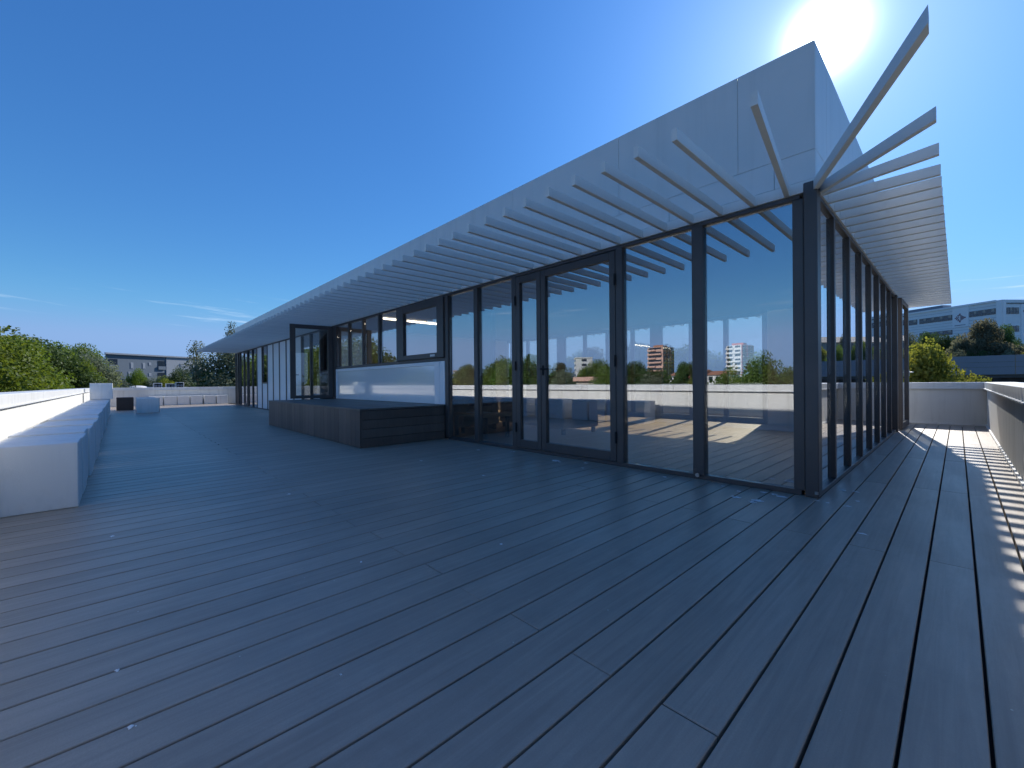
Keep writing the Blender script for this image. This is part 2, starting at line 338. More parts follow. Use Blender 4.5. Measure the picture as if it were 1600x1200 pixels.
# ------------------------------------------------------------------ deck: joists below, boards one by one
PX, PY = -0.72, 3.80            # outer planes of the pavilion's glazing
deck = tag(MB().box((-24.98, -0.77, -0.13), (0.355, 11.68, -0.032)).build('deck', VOID), kind='structure')
P = 0.1535; GX = -0.101
boards = []
k0 = int((0.36-GX)/P)+1
for k in range(k0, -164, -1):
    xa = GX+P*(k-1); xb = GX+P*k
    xb = min(xb, 0.353+0.0025)
    if xb-xa < 0.03: continue
    y1 = 11.675 if xb > PX-0.01 or xa > -1.0 and xb > PX else 3.93
    if xa < PX-0.03: y1 = 3.86
    jo = 1.085 if k % 2 == 0 else 2.865
    if xa < -1: jo += 0.0
    cuts = [-0.765]
    y = jo-3.66
    extra = 4.73 if abs(k) == 1 else None
    while y < y1:
        if y > -0.6 and y < y1-0.15: cuts.append(y+0.012*math.sin(k*1.7))
        y += 3.65
    if k == 1: cuts.append(4.73)
    cuts.append(y1); cuts.sort()
    for a, b in zip(cuts[:-1], cuts[1:]): boards.append((xa, xb, a, b))
# k parity check happens above: even k -> joints at 1.085, odd k -> joints at 2.865
boards.sort(key=lambda q: math.hypot((q[0]+q[1])/2, max(0, q[2], min(q[3], 0))+0.0) - 0.25*(q[3]-q[2]))
mcache = {}
rb = random.Random(3)
for i, (xa, xb, a, b) in enumerate(boards[:300]):
    key = (round(xb-xa, 3), round(b-a, 2))
    if key not in mcache:
        L = b-a-0.003; W = xb-xa-0.0080
        mcache[key] = MB().cbox((-W/2, -L/2, -0.025), (W/2, L/2, 0.0), 0.0022).mesh('board', BOARD)
    o = inst('board', mcache[key], ((xa+xb)/2, (a+b)/2, -0.0003-0.0009*rb.random()), deck)
rest = MB()
for (xa, xb, a, b) in boards[300:]: rest.cbox((xa+0.0040, a+0.0015, -0.025), (xb-0.0040, b-0.0015, -0.0008), 0.0022)
tag(rest.build('board_rows', BOARD, deck), kind='stuff')
# bird droppings, mostly under the canopy's corner
DR = [(-1.151,3.394,.022),(-1.025,3.352,.022),(-1.013,3.411,.028),(-.915,3.656,.024),(-1.052,3.70,.018),(-.973,3.69,.02),(-3.092,3.574,.040),(-3.02,3.55,.018),(-2.78,3.70,.020),(-3.891,3.68,.018),(-1.859,3.665,.018),
      (-.631,4.204,.018),(-.558,4.221,.018),(-.375,3.092,.018),(-.527,3.695,.014),(-.642,3.70,.010),(-.70,3.71,.010),(-1.467,.016,.007),(-1.785,-.011,.006),(-1.284,.484,.003),(-3.693,.99,.012),
      (-4.194,2.507,.018),(-3.097,2.523,.012),(-2.027,.867,.006),(-1.712,1.516,.008),(-3.402,-.036,.010),(-4.332,3.445,.022),(-2.645,3.467,.014),(-.5,3.9,.012),(-1.2,3.6,.012),(-1.35,3.68,.01)]
dm = MB(); rd_ = random.Random(5)
for (x, y, q) in [(a_, b_, c_*1.6) for a_, b_, c_ in DR]:
    for sub in range(3):
        cx, cy, rr_ = x+rd_.uniform(-1, 1)*q*(0.9 if sub else 0), y+rd_.uniform(-1, 1)*q*(0.9 if sub else 0), q*(1 if sub == 0 else 0.35)
        n = len(dm.v); K = 11
        dm.v.append((cx, cy, 0.0022))
        for j in range(K):
            a = 2*math.pi*j/K; e = rr_*rd_.uniform(.45, 1.15)
            dm.v.append((cx+e*math.cos(a), cy+e*math.sin(a)*.75, 0.0006))
        for j in range(K): dm.f.append((n, n+1+j, n+1+(j+1) % K))
tag(dm.build('bird_droppings', DROP), kind='stuff')

# ------------------------------------------------------------------ parapets
ZT = 0.815
def parapet(label, p0, p1, inward, seg=2.4, wallz=0.70, th=0.30):
    """straight parapet whose inner face runs p0 -> p1; inward = unit vector to the deck"""
    d = Vector((p1[0]-p0[0], p1[1]-p0[1])); L = d.length; ang = math.atan2(d.y, d.x)
    nrm = Vector((-math.sin(ang), math.cos(ang))); sgn = 1 if nrm.dot(Vector(inward)) > 0 else -1
    t = empty('parapet', (p0[0], p0[1], 0), ang, label, 'parapet wall', 'parapets round the roof terrace')
    def yb(m, a, b, z0, z1, x0=0, x1=L, c=0.004): m.rbox((x0, a*sgn, z0), (x1, b*sgn, z1), c); return m
    yb(MB(), 0, -th, -0.14, wallz+0.02).build('wall', WHITEP, t)
    n = max(1, round(L/seg))
    for i in range(n):
        a, b = L*i/n+0.003, L*(i+1)/n-0.003
        m = MB(); yb(m, 0.030, -th-0.03, wallz, ZT, a, b, 0.006)
        m.rbox((a, 0.045*sgn, wallz-0.012), (b, 0.025*sgn, wallz+0.004), 0.002)
        m.build('coping', COPE, t)
    yb(MB(), 0.018, -0.002, -0.001, 0.035, 0.0, L, 0.002).build('base_trim', COPE, t)
    return t
parapet('long sunlit white parapet behind the row of white cubes', (-25.3, -0.80), (0.66, -0.80), (0, 1))
parapet('white parapet across the far left end of the terrace behind the low cubes', (-24.98, -0.78), (-24.98, 12.0), (1, 0))
parapet('white parapet close beside the camera on the right, striped by slat shadows', (0.365, -0.78), (0.365, 12.0), (-1, 0))
parapet('short shaded white parapet closing the passage on the far right', (-24.96, 11.70), (0.366, 11.70), (0, -1))

# ------------------------------------------------------------------ pavilion
pav = empty('pavilion', (0, 0, 0), label='long glazed rooftop pavilion with dark frames and white slatted canopy', cat='building')
XE = -22.1; YB = 9.6; ZG = 2.30; ZF = 3.42; YW = 11.2
# solid mass of the roof behind the fascia panels
MB().box((XE+0.04, PY+0.035, ZG+0.004), (PX-0.035, YB-0.035, ZF-0.02)).build('roof', WHITEM, pav)
# fascia panels on the long face: upper row and lower row, open joints between them
JX = [-0.72, -1.255, -2.40, -4.0]+[-4.0-1.6*i for i in range(1, 12)]+[XE]
for a, b in zip(JX[:-1], JX[1:]):
    if a-b < .1: continue
    MB().rbox((b+0.0011, PY, 2.6105), (a-(0.0011 if a != -0.72 else 0), PY+0.03, ZF), 0.0025).build('fascia_panel', WHITEM, pav)
JL = [-0.72, -0.99, -1.86, -3.46]+[-3.46-1.6*i for i in range(1, 12)]+[XE]
for a, b in zip(JL[:-1], JL[1:]):
    MB().rbox((b+0.0018, PY, 2.392), (a-(0.0011 if a != -0.72 else 0), PY+0.03, 2.6085), 0.0025).build('fascia_panel', WHITEM, pav)
MB().box((XE, PY-0.012, ZG+0.003), (PX, PY+0.03, 2.385)).build('canopy_rail', SLATM, pav)
# fascia on the short face, running on past the back wall as a wing
JY = [PY+0.031, 4.20, 5.80, 7.40, 9.00, YW]
for a, b in zip(JY[:-1], JY[1:]):
    MB().rbox((PX-0.03, a+0.0018, 2.6115), (PX, b-0.0018, ZF), 0.0025).build('fascia_panel', WHITEM, pav)
for a, b in zip(JY[:-1], JY[1:]):
    MB().rbox((PX-0.03, a+0.0018, 2.392), (PX, b-0.0018, 2.6085), 0.0025).build('fascia_panel', WHITEM, pav)
MB().box((PX-0.03, PY+0.031, ZG+0.003), (PX+0.012, YW, 2.385)).build('canopy_rail', SLATM, pav)
MB().box((XE, YB-0.03, ZG+0.003), (PX-0.04, YB, ZF)).build('fascia_panel', WHITEM, pav)
MB().box((XE, PY+0.035, ZG+0.003), (XE+0.03, YB-0.035, ZF)).build('fascia_panel', WHITEM, pav)
MB().box((PX-0.16, YB+0.002, ZG+0.003), (PX-0.032, YW, ZF-0.03)).build('wing_wall', WHITEM, pav)
# slats
SW, SH = 0.034, 0.072
slm = MB().rbox((-SW/2, -1.40, 0), (SW/2, -0.013, SH), 0.002).mesh('slat', SLATM)
x = -1.14
while x > XE-0.05:
    inst('slat', slm, (x, PY, ZG), pav); x -= 0.2505
sls = MB().rbox((0.013, -SW/2, 0), (0.645, SW/2, SH), 0.002).mesh('slat', SLATM)
y = 4.18
while y < 11.62:
    inst('slat', sls, (PX, y, ZG), pav); y += 0.2505
for p0, p1, ax_, va_ in (((-0.90, PY-0.013), (-0.716, 2.42), 1, 2.40), ((-0.715, PY-0.010), (-0.075, 2.40), 0, -0.075), ((PX+0.013, 3.90), (-0.075, 3.29), 0, -0.075), ((PX+0.013, 3.96), (-0.075, 3.80), 0, -0.075)):
    MB().mbox(p0, p1, SW, ZG+0.0005, ZG+SH, ax_, va_).build('slat', SLATM, pav)
# slats over the back, seen through the glazing
slb = MB().box((-SW/2, 0.002, 0), (SW/2, 0.95, SH)).mesh('slat', SLATM)
x = -1.3
while x > -10.5:
    inst('slat', slb, (x, YB, ZG), pav); x -= 0.2505
# frame of the long face
GY = PY+0.030                      # glass plane
def bar(a, b, name='mullion', m=FRAME, c=0.003): return MB().rbox(a, b, c).build(name, m, pav)
bar((XE, PY-0.002, ZG-0.035), (PX-0.10, PY+0.085, ZG-0.001), 'head_rail')
bar((-5.52, PY-0.002, 0.0), (PX-0.10, PY+0.085, 0.04), 'sill')
bar((XE, PY-0.002, 0.0), (-11.30, PY+0.085, 0.035), 'sill')
# corner column: box section with a proud round nosing
bar((PX-0.075, PY-0.02, 0), (PX+0.012, PY+0.10, ZG+0.07), 'corner_post', c=0.006)
bar((PX-0.150, PY-0.002, 0.04), (PX-0.078, PY+0.085, ZG-0.036), 'post')
MB().tube([(PX-0.001, PY-0.030, 0.03), (PX-0.001, PY-0.030, 0.05)], 0.012).build('foot_bolt', STEEL, pav)
def vb(xa, xb, z0=0.04, z1=ZG-0.036, pr=0.002): bar((xa, PY-pr, z0), (xb, PY+0.085, z1))
prr = random.Random(31)
def pane(xa, xb, z0=0.041, z1=ZG-0.037, m=GLASS, name='window_pane'):
    # each sheet sits a hair out of true, as real ones do
    L = (xb-xa)/2-.001; H = (z1-z0)/2
    o = MB().box((-L, -.005, -H), (L, .005, H)).build(name, m, pav)
    o.location = ((xa+xb)/2, GY+.006, (z0+z1)/2); o.rotation_euler = (R(prr.uniform(-.05, .05)), 0, R(prr.uniform(-.10, .10)))
    return o
vb(-1.646, -1.548, pr=0.012); MB().tube([(-1.60, PY-0.035, 0.04), (-1.60, PY-0.02, 0.04)], 0.018).build('foot_bolt', STEEL, pav)
vb(-2.445, -2.365, pr=0.01); vb(-4.035, -3.955, pr=0.01)
vb(-4.845, -4.757, pr=0.01); vb(-5.59, -5.505, pr=0.01)
for a, b in ((-1.547, -0.872), (-2.364, -1.647), (-4.756, -4.036), (-5.504, -4.846)): pane(a, b)
# double door
def frame_leaf(d, xa, xb, z0, z1, ws, zb=0.10, zt=0.085, gm_=GLASS, y0=PY-0.012, y1=PY+0.055):
    MB().rbox((xa, y0, z0), (xa+ws, y1, z1), .003).build('door_stile', FRAME, d); MB().rbox((xb-ws, y0, z0), (xb, y1, z1), .003).build('door_stile', FRAME, d)
    MB().rbox((xa+ws+.0005, y0+.001, z0), (xb-ws-.0005, y1-.001, z0+zb), .003).build('door_rail', FRAME, d); MB().rbox((xa+ws+.0005, y0+.001, z1-zt), (xb-ws-.0005, y1-.001, z1), .003).build('door_rail', FRAME, d)
    MB().box((xa+ws, (y0+y1)/2-.005, z0+zb), (xb-ws, (y0+y1)/2+.005, z1-zt)).build('door_glass', gm_, d)
def subpart_door(name, label=None):
    d = bpy.data.objects.new(name, None); COL.objects.link(d); d.parent = pav; d.empty_display_size = .1
    if label: d['label'] = label
    return d
def lever(d, x, y, z, sx, out=-1, hm=None):
    m = MB()
    m.rbox((x-.013, y, z-.06), (x+.013, y+out*.008, z+.06), .002)
    m.tube([(x, y, z+.015), (x, y+out*.05, z+.015), (x+sx*.02, y+out*.058, z+.015), (x+sx*.125, y+out*.058, z+.012)], .009)
    m.build('door_handle', hm or VOID, d)
d1 = subpart_door('door', 'narrow fixed leaf of the glazed double door')
frame_leaf(d1, -3.950, -3.515, 0.045, ZG-0.045, 0.068)
d2 = subpart_door('door', 'wide leaf of the glazed double door')
frame_leaf(d2, -3.508, -2.450, 0.045, ZG-0.045, 0.072)
lever(d2, -3.472, PY-0.014, 1.03, 1)
for z in (0.30, 1.10, 1.95):
    MB().tube([(-2.447, PY-0.022, z-.06), (-2.447, PY-0.022, z+.06)], .011).build('hinge', VOID, d2)
    MB().tube([(-3.952, PY-0.022, z-.06), (-3.952, PY-0.022, z+.06)], .011).build('hinge', VOID, d1)
# window band and white panel above the platform
bar((-10.22, PY-0.004, 1.245), (-5.60, PY+0.085, 1.295), 'window_sill')
for a, b in ((-7.965, -7.90), (-8.725, -8.66), (-9.475, -9.41), (-10.28, -10.18), (-7.20, -7.125)): vb(a, b, 1.296)
for a, b in ((-7.90, -7.20), (-8.66, -7.965), (-9.41, -8.725), (-10.18, -9.475)): pane(a, b, 1.296)
cw = subpart_door('casement_window', 'large opening sash with wide dark frame')
m = MB(); y0, y1 = PY-0.035, PY+0.05
m.rbox((-7.12, y0, 1.30), (-6.89, y1, 2.262), .004); m.rbox((-5.79, y0, 1.30), (-5.60, y1, 2.262), .004)
m.rbox((-6.8895, y0+.001, 1.30), (-5.7905, y1, 1.385), .004); m.rbox((-6.8895, y0+.001, 2.15), (-5.7905, y1, 2.262), .004)
m.build('window_frame', FRAME, cw)
MB().box((-6.89, PY, 1.385), (-5.79, PY+.01, 2.15)).build('window_pane', GLASS, cw)
MB().rbox((-5.98, y0-.006, 1.325), (-5.84, y0, 1.36), .001).build('sticker', WHITEM, cw)
m = MB(); m.box((-10.19, PY+0.005, 0.545), (-5.75, PY+0.020, 1.24)); m.build('glossy_panel', PANELW, pav)
m = MB(); m.box((-10.19, PY-0.012, 1.185), (-5.75, PY+0.004, 1.24)); m.box((-5.90, PY-0.011, 0.545), (-5.75, PY+0.004, 1.184)); m.box((-10.19, PY-0.011, 0.545), (-10.14, PY+.004, 1.184))
m.build('panel_surround', PANELM, pav)
MB().box((-10.28, PY+0.03, 0.0), (-5.60, PY+0.085, 1.244)).build('lower_wall', FRAME, pav)
bar((-5.745, PY-0.012, 0.545), (-5.60, PY+0.028, 1.24), 'post', PANELM)
for x_, z_ in ((-8.35, 1.20), (-7.85, 0.62)):
    MB().tube([(x_, PY-0.016, z_), (x_, PY-0.008, z_)], .014).build('fixing_button', WHITEM, pav)
# open door standing out over the platform
d3 = subpart_door('door', 'open glazed door standing out over the platform')
frame_leaf(d3, 0, 0.93, 0.56, ZG-0.02, 0.115, 0.07, 0.09, GLASSD, -0.03, 0.03)
lever(d3, 0.86, -0.032, 1.10, -1)
d3.location = (-10.36, PY-0.012, 0); d3.rotation_euler = (0, 0, R(-97))
vb(-10.40, -10.285, 0.545)
# glazing and white panels beyond the open door
xs = [-11.30-0.755*i for i in range(15)]
for i, x in enumerate(xs):
    if x < XE: break
    vb(x-0.035, x+0.035, 0.036)
xs = [x for x in xs if x > XE]
for i in range(len(xs)-1):
    a, b = xs[i+1]+.036, xs[i]-.036
    if i in (0, 1): pane(a, b, .037)
    elif i in (2, 3, 4, 5, 8): MB().rbox((a, PY+.015, .037), (b, PY+.03, ZG-.037), .002).build('white_panel', PANELM, pav)
    elif i == 7:
        pane(a, b, 0.98); MB().rbox((a, PY+.015, .037), (b, PY+.03, 0.93), .002).build('white_panel', PANELM, pav); bar((a, PY, .932), (b, PY+.06, .978), 'transom')
    elif i == 6: MB().rbox((a, PY+.015, .037), (b, PY+.03, ZG-.037), .002).build('white_panel', PANELM, pav)
    elif i == 11: 
        d4 = subpart_door('door', 'dark framed glazed door near the far end'); frame_leaf(d4, a, b, .04, ZG-.04, .09, gm_=GLASS)
    else: pane(a, b, .037)
vb(XE+0.0, XE+0.07, .036); vb(XE+0.45, XE+0.62, .036)
pane(XE+.62, xs[-1]-.036, .037) if xs[-1]-.036 > XE+.63 else None
# frame of the short face
GX2 = PX-0.022
bar((PX-0.085, PY+0.101, ZG-0.035), (PX+0.002, YB, ZG-0.001), 'head_rail'); bar((PX-0.085, PY+0.101, 0), (PX+0.010, YB, 0.04), 'sill')
ym = [4.44+0.735*i for i in range(7)]
for y in ym: bar((PX-0.085, y, .041), (PX+0.006, y+0.055, ZG-.036))
bar((PX-0.10, YB-0.10, .0), (PX+0.03, YB+0.02, ZG-.002), 'post')
ye = [PY+0.101]+[q for y in ym for q in (y, y+0.055)]+[YB-0.101]
for a, b in zip(ye[0::2], ye[1::2]): MB().box((GX2-.01, a+.001, .041), (GX2, b-.001, ZG-.037)).build('window_pane', GLASS, pav)
d5 = subpart_door('door', 'open glazed end door lying in line with the short glazed side')
frame_leaf(d5, 0, 1.12, 0.02, ZG-0.01, 0.10, 0.10, 0.09, GLASS, -0.035, 0.035)
for q in ((1, -0.037, -1), (2, 0.037, 1)):
    lever(d5, 1.07, q[1], 1.0, -1, q[2], STEEL)
d5.location = (-0.690, 9.86, 0); d5.rotation_euler = (0, 0, R(90-1.0))
bar((PX-0.12, 9.83, ZG-.09), (PX-0.06, YW, ZG), 'head_rail')
# back wall: solid stretch at the corner, then glazing
bar((-2.60, YB-0.16, 0.0), (PX-0.13, YB-0.05, ZG), 'back_wall', INTW)
bar((-10.3, YB-0.14, ZG-0.10), (-2.61, YB-0.06, ZG-.002), 'head_rail'); bar((-10.3, YB-0.14, 0.0), (-2.61, YB-0.06, 0.12), 'sill')
xb = [-2.61-0.745*i for i in range(11)]
for i, x in enumerate(xb):
    wd = 0.30 if i in (3, 7) else 0.09
    bar((x-wd, YB-0.14, 0.121), (x, YB-0.06, ZG-.101))
    if i < 10: MB().box((xb[i+1]+.001, YB-.105, .121), (x-wd-.001, YB-.095, ZG-.101)).build('window_pane', GLASSD, pav)
bar((-10.3, YB-0.135, 1.02), (-4.9, YB-0.065, 1.07), 'transom')
bar((XE+.05, YB-0.16, 0.0), (-10.31, YB-0.05, ZG), 'back_wall', INTW)
# inside: floor, ceiling, partition
MB().box((XE+.05, PY+0.09, -0.02), (PX-0.09, YB-0.17, 0.006)).build('floor', FLOORM, pav)
MB().box((XE+.05, PY+0.09, ZG-0.03), (PX-0.09, YB-0.17, ZG-0.002)).build('ceiling', INTC, pav)
MB().box((-10.40, PY+0.14, 0.007), (-10.30, YB-0.18, ZG-0.031)).build('partition', INTW, pav)
MB().box((-15.5, PY+0.5, 0.007), (-15.4, YB-0.18, ZG-0.031)).build('partition', INTD, pav)
MB().box((-6.5, 5.2, 0.007), (-6.1, 5.3, ZG-0.031)).build('partition', INTD, pav)
MB().box((XE+.05, PY+.09, 0.007), (XE+.06, YB-.2, ZG-.031)).build('partition', INTD, pav)
lampm = MB().rbox((-8.19, 3.98, 2.225), (-8.13, 5.3, 2.255), .004).build('ceiling_lamp', LAMPM)
tag(lampm, 'lit warm white linear lamp on the ceiling behind the window band', 'lamp')

# sofa and armchair inside, behind the glazing
def sofa(name, label, loc, rz, L, cat='sofa'):
    t = empty(name, loc, rz, label, cat)
    MB().rbox((0, 0, .10), (L, .85, .32), .03).build('base', SOFAM, t)
    n = max(1, round(L/.7))
    for i in range(n):
        MB().rbox((.16+(L-.32)*i/n+.005, .02, .32), (.16+(L-.32)*(i+1)/n-.005, .62, .46), .04).build('seat_cushion', SOFAM, t)
        MB().rbox((.16+(L-.32)*i/n+.005, .55, .40), (.16+(L-.32)*(i+1)/n-.005, .80, .82), .05).build('back_cushion', SOFAM, t)
    for a in (0, L-.16):
        MB().rbox((a, 0, .12), (a+.16, .85, .58), .05).build('armrest', SOFAM, t)
    for a, b in ((.05, .05), (L-.1, .05), (.05, .75), (L-.1, .75)): MB().box((a, b, 0), (a+.05, b+.05, .10)).build('leg', VOID, t)
    return t
sofa('sofa', 'brown sofa with plump cushions inside behind the double door', (-6.3, 5.55, .006), R(-8), 1.9)
sofa('armchair', 'brown armchair inside behind the second pane left of the door', (-5.9, 4.35, .006), R(95), .95, 'armchair')
tag(MB().rbox((-6.05, 4.55, .475), (-5.70, 4.95, .62), .05).build('cushion', RUST), 'dark red cushion on the brown armchair indoors', 'cushion')
ct = empty('low_table', (-5.3, 4.35, .006), 0, 'low dark table indoors close behind the glazing left of the double door', 'table')
MB().rbox((-.55, -.28, .34), (.35, .30, .38), .006).build('table_top', SOFAM, ct)
for a in (-.50, .26):
    for b in (-.24, .22): MB().box((a, b, 0), (a+.05, b+.05, .34)).build('leg', VOID, ct)
tag(MB().rbox((-5.62, 4.22, .387), (-5.28, 4.47, .402), .002).build('paper', WHITEM), 'white paper lying on the low table indoors', 'paper')

# ------------------------------------------------------------------ platform in front of the window band
plat = empty('platform', (-5.60, 2.40, 0), label='dark wooden boarded platform against the pavilion under the window band', cat='platform')
PW, PD, PH = 4.77, 1.385, 0.54
MB().box((-PW+.03, .03, 0), (-.03, PD-.005, PH-.03)).build('core', VOID, plat)
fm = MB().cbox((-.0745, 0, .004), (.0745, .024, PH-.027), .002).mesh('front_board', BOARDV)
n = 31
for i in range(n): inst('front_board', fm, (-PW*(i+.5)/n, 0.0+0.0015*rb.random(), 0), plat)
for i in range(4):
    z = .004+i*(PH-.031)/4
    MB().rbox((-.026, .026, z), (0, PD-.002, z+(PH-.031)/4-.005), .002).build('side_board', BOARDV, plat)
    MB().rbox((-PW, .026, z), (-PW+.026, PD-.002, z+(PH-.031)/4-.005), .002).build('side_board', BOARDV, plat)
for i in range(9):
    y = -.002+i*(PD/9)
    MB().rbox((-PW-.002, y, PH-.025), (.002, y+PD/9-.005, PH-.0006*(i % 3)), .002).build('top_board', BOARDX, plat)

# ------------------------------------------------------------------ white cubes
CS = 0.446
cm = MB().rbox((-0.428, -CS, 0.0), (0, 0, .470), .005).mesh('cube_seat', CUBEM)
def cube(x, y, label, rz=0, z=0.001, group=None, sc=None, m=None):
    o = bpy.data.objects.new('cube_seat', m or cm); COL.objects.link(o); o.location = (x, y, z); o.rotation_euler = (0, 0, rz)
    if sc: o.scale = sc
    return tag(o, label, 'cube seat', group)
G1 = 'white cubes lined up along the long parapet'
xsx = [-4.41, -4.89, -5.37, -5.85, -6.58, -7.06]+[-7.80-0.478*i for i in range(23)]
od = ['first', 'second', 'third', 'fourth', 'fifth', 'sixth', 'seventh', 'eighth', 'ninth', 'tenth', 'eleventh', 'twelfth', 'thirteenth', 'fourteenth', 'fifteenth', 'sixteenth', 'seventeenth', 'eighteenth', 'nineteenth', 'twentieth', 'twenty-first', 'twenty-second', 'twenty-third', 'twenty-fourth', 'twenty-fifth', 'twenty-sixth', 'twenty-seventh', 'twenty-eighth', 'twenty-ninth', 'thirtieth']
for i, x in enumerate(xsx):
    if i == 0: lb_ = 'nearest white cube of the row by the long parapet, its whole side facing us'
    elif i == 3: lb_ = 'fourth white cube from the near end, just before the first gap in the row'
    elif i == 4: lb_ = 'fifth white cube, standing between the two gaps in the row, nearer one'
    elif i == 5: lb_ = 'sixth white cube, standing just before the second gap in the row'
    elif i == 6: lb_ = 'seventh white cube, the first one after the second gap in the row'
    elif i == len(xsx)-1: lb_ = 'last white cube at the far end of the row, under the stacked cube'
    else: lb_ = '%s white cube from the near end of the row along the long parapet' % od[i]
    cube(x+rb.uniform(-.006, .006), -0.212+rb.uniform(-.016, .014), lb_, rz=R(rb.uniform(-1.3, .9)), group=G1, sc=(1, 1, 1+rb.uniform(-.022, .016)))
cube(xsx[-1]+.03, -0.14, 'white cube stacked on top of the far end of the row', z=0.475, group=None, sc=(1.1, 1.15, 1.08))
dk = MB().rbox((-CS, -CS, 0), (0, 0, .47), .012).mesh('cube_seat', CUBED)
cube(-20.9, 0.40, 'dark brown cube between the cube row and the lone white cube', m=dk, sc=(1, 1.05, 1))
cube(-18.2, 0.97, 'lone white cube standing out on the deck near the far left corner', rz=R(-6), sc=(1.0, 1.25, 1))
cube(-20.6, 0.98, 'white cube half hidden behind the lone white cube', sc=(1, 1.2, .97))
for i, y in enumerate((1.93, 2.40, 2.88, 3.40, 3.89)):
    lb_ = ['leftmost', 'second from left', 'middle', 'second from right', 'rightmost'][i]+' white cube of the row against the far end parapet'
    cube(-24.45, y, lb_, sc=(1, 1.0, .87), group='white cubes against the far end parapet')
cube(-24.45, 1.44, 'white cube against the far end parapet just right of the lone white cube', sc=(1, 1.05, .9), group='white cubes against the far end parapet')

# ------------------------------------------------------------------ far buildings
def face_building(name, label, faces, z0, z1, wallm, depth=12, roofm=None):
    """walls from a list of plan points; closed box with flat roof"""
    t = empty(name, (faces[0][0], faces[0][1], z0), 0, label, 'building')
    n = len(faces); m = MB(); ox, oy = faces[0]
    for z in (0, z1-z0): m.v += [(x-ox, y-oy, z) for x, y in faces]
    for i in range(n): m.f.append((i, (i+1) % n, n+(i+1) % n, n+i))
    m.f.append(tuple(range(n, 2*n))); m.build('wall', wallm, t)
    return t
def on_face(t, p0, p1, zb):
    """returns a placer for boxes in face coordinates: u along p0->p1, outward = right-hand side"""
    d = Vector((p1[0]-p0[0], p1[1]-p0[1])).normalized(); nrm = Vector((d.y, -d.x))
    def put(u0, u1, z0, z1, o0, o1, name, m, parent=None, ret=None):
        mb = ret or MB(); n = len(mb.v); ox, oy, oz = t.location
        for z in (z0, z1):
            for (u, o) in ((u0, o0), (u1, o0), (u1, o1), (u0, o1)):
                q = Vector(p0)+d*u+nrm*o; mb.v.append((q.x-ox, q.y-oy, z-oz))
        mb.f += [(n, n+1, n+2, n+3), (n+4, n+7, n+6, n+5), (n, n+4, n+5, n+1), (n+1, n+5, n+6, n+2), (n+2, n+6, n+7, n+3), (n+3, n+7, n+4, n)]
        if ret is None: 
            o_ = mb.build(name, m, parent or t)
            return o_
    return put
WB = mat('blue_white_cladding', (0.78, 0.80, 0.80), 0.35, var=0.04, vscale=.3)
WB2 = mat('pale_cladding_panel', (0.86, 0.86, 0.86), 0.4, var=0.03, vscale=.3)
DW = mat('dark_window', (0.02, 0.028, 0.04), 0.08, spec=0.9)
GB = mat('grey_render', (0.13, 0.165, 0.21), 0.8, var=0.06, vscale=.15)
GB2 = mat('light_grey_render', (0.27, 0.30, 0.35), 0.8, var=0.06, vscale=.15)
BE = mat('beige_render', (0.42, 0.37, 0.31), 0.85, var=0.08, vscale=.2)
PK = mat('pink_beige_concrete', (0.62, 0.38, 0.29), 0.8, var=0.08, vscale=.2)
BR = mat('brown_brick_face', (0.36, 0.17, 0.11), 0.85, var=0.1, vscale=.5)
RD = mat('red_render', (0.42, 0.12, 0.10), 0.85, var=0.08)
WR = mat('white_render_far', (0.74, 0.72, 0.68), 0.8, var=0.05, vscale=.2)
GR = mat('grey_metal_cladding', (0.22, 0.235, 0.27), 0.5, var=0.05, vscale=.2)
BK = mat('dark_brick', (0.045, 0.035, 0.032), 0.9, var=0.4, vscale=2)
RF = mat('dark_roof', (0.09, 0.085, 0.085), 0.8, var=0.1)
TL = mat('red_roof_tiles', (0.32, 0.14, 0.09), 0.85, var=0.15, vscale=1)
EMR = mat('emblem_dark_red', (0.16, 0.02, 0.045), 0.6)

# office building on the hill (right)
A0 = (-32.0, 228.0); A1 = (9.54, 199.8); A2 = (23.5, 216.7); A3 = (-16, 250)
of = face_building('office_building', 'blue-white office block on the hill at the right with an emblem on its corner facade', [A0, A1, A2, A3], 8.2, 25.36, WB)
L1 = math.hypot(A1[0]-A0[0], A1[1]-A0[1])
pl = on_face(of, A0, A1, 0)
pl(L1-1.3, L1, 9.0, 25.3, 0.0, .25, 'corner_pier', WB2); 
pl(0, L1-1.31, 24.9, 25.5, 0, .35, 'cornice', WB2)
pl(L1-12.8, L1-8.4, 18.2, 24.88, 0.0, .18, 'emblem_panel', WB2)
zz = 8.6
while zz < 24.6:
    if not (20.9 < zz < 23): pl(0, L1-1.31, zz, zz+.06, .0, .05, 'cladding_joint', GR)
    zz += .95
def winrow(put, u0, u1, z0, z1, n, par):
    for i in range(n):
        a = u0+(u1-u0)*i/n; b = u0+(u1-u0)*(i+1)/n
        w_ = put(a+.06, b-.06, z0, z1, .02, .10, 'window', DW, par)
        fr = MB(); put(a+(b-a)*.48, a+(b-a)*.52, z0, z1, .10, .16, '', None, ret=fr); put(a+.06, b-.06, z0+(z1-z0)*.40, z0+(z1-z0)*.46, .10, .16, '', None, ret=fr)
        f_ = fr.build('window_bar', GR, w_)
        bl = put(a+(b-a)*.55, b-.3, z0+(z1-z0)*.5, z1-.1, .101, .13, 'blind', BE, w_)
winrow(pl, L1-8.3, L1-1.5, 21.1, 22.95, 3, of); winrow(pl, L1-23, L1-12.9, 20.9, 22.75, 4, of); winrow(pl, L1-38, L1-23.6, 20.9, 22.75, 5, of)
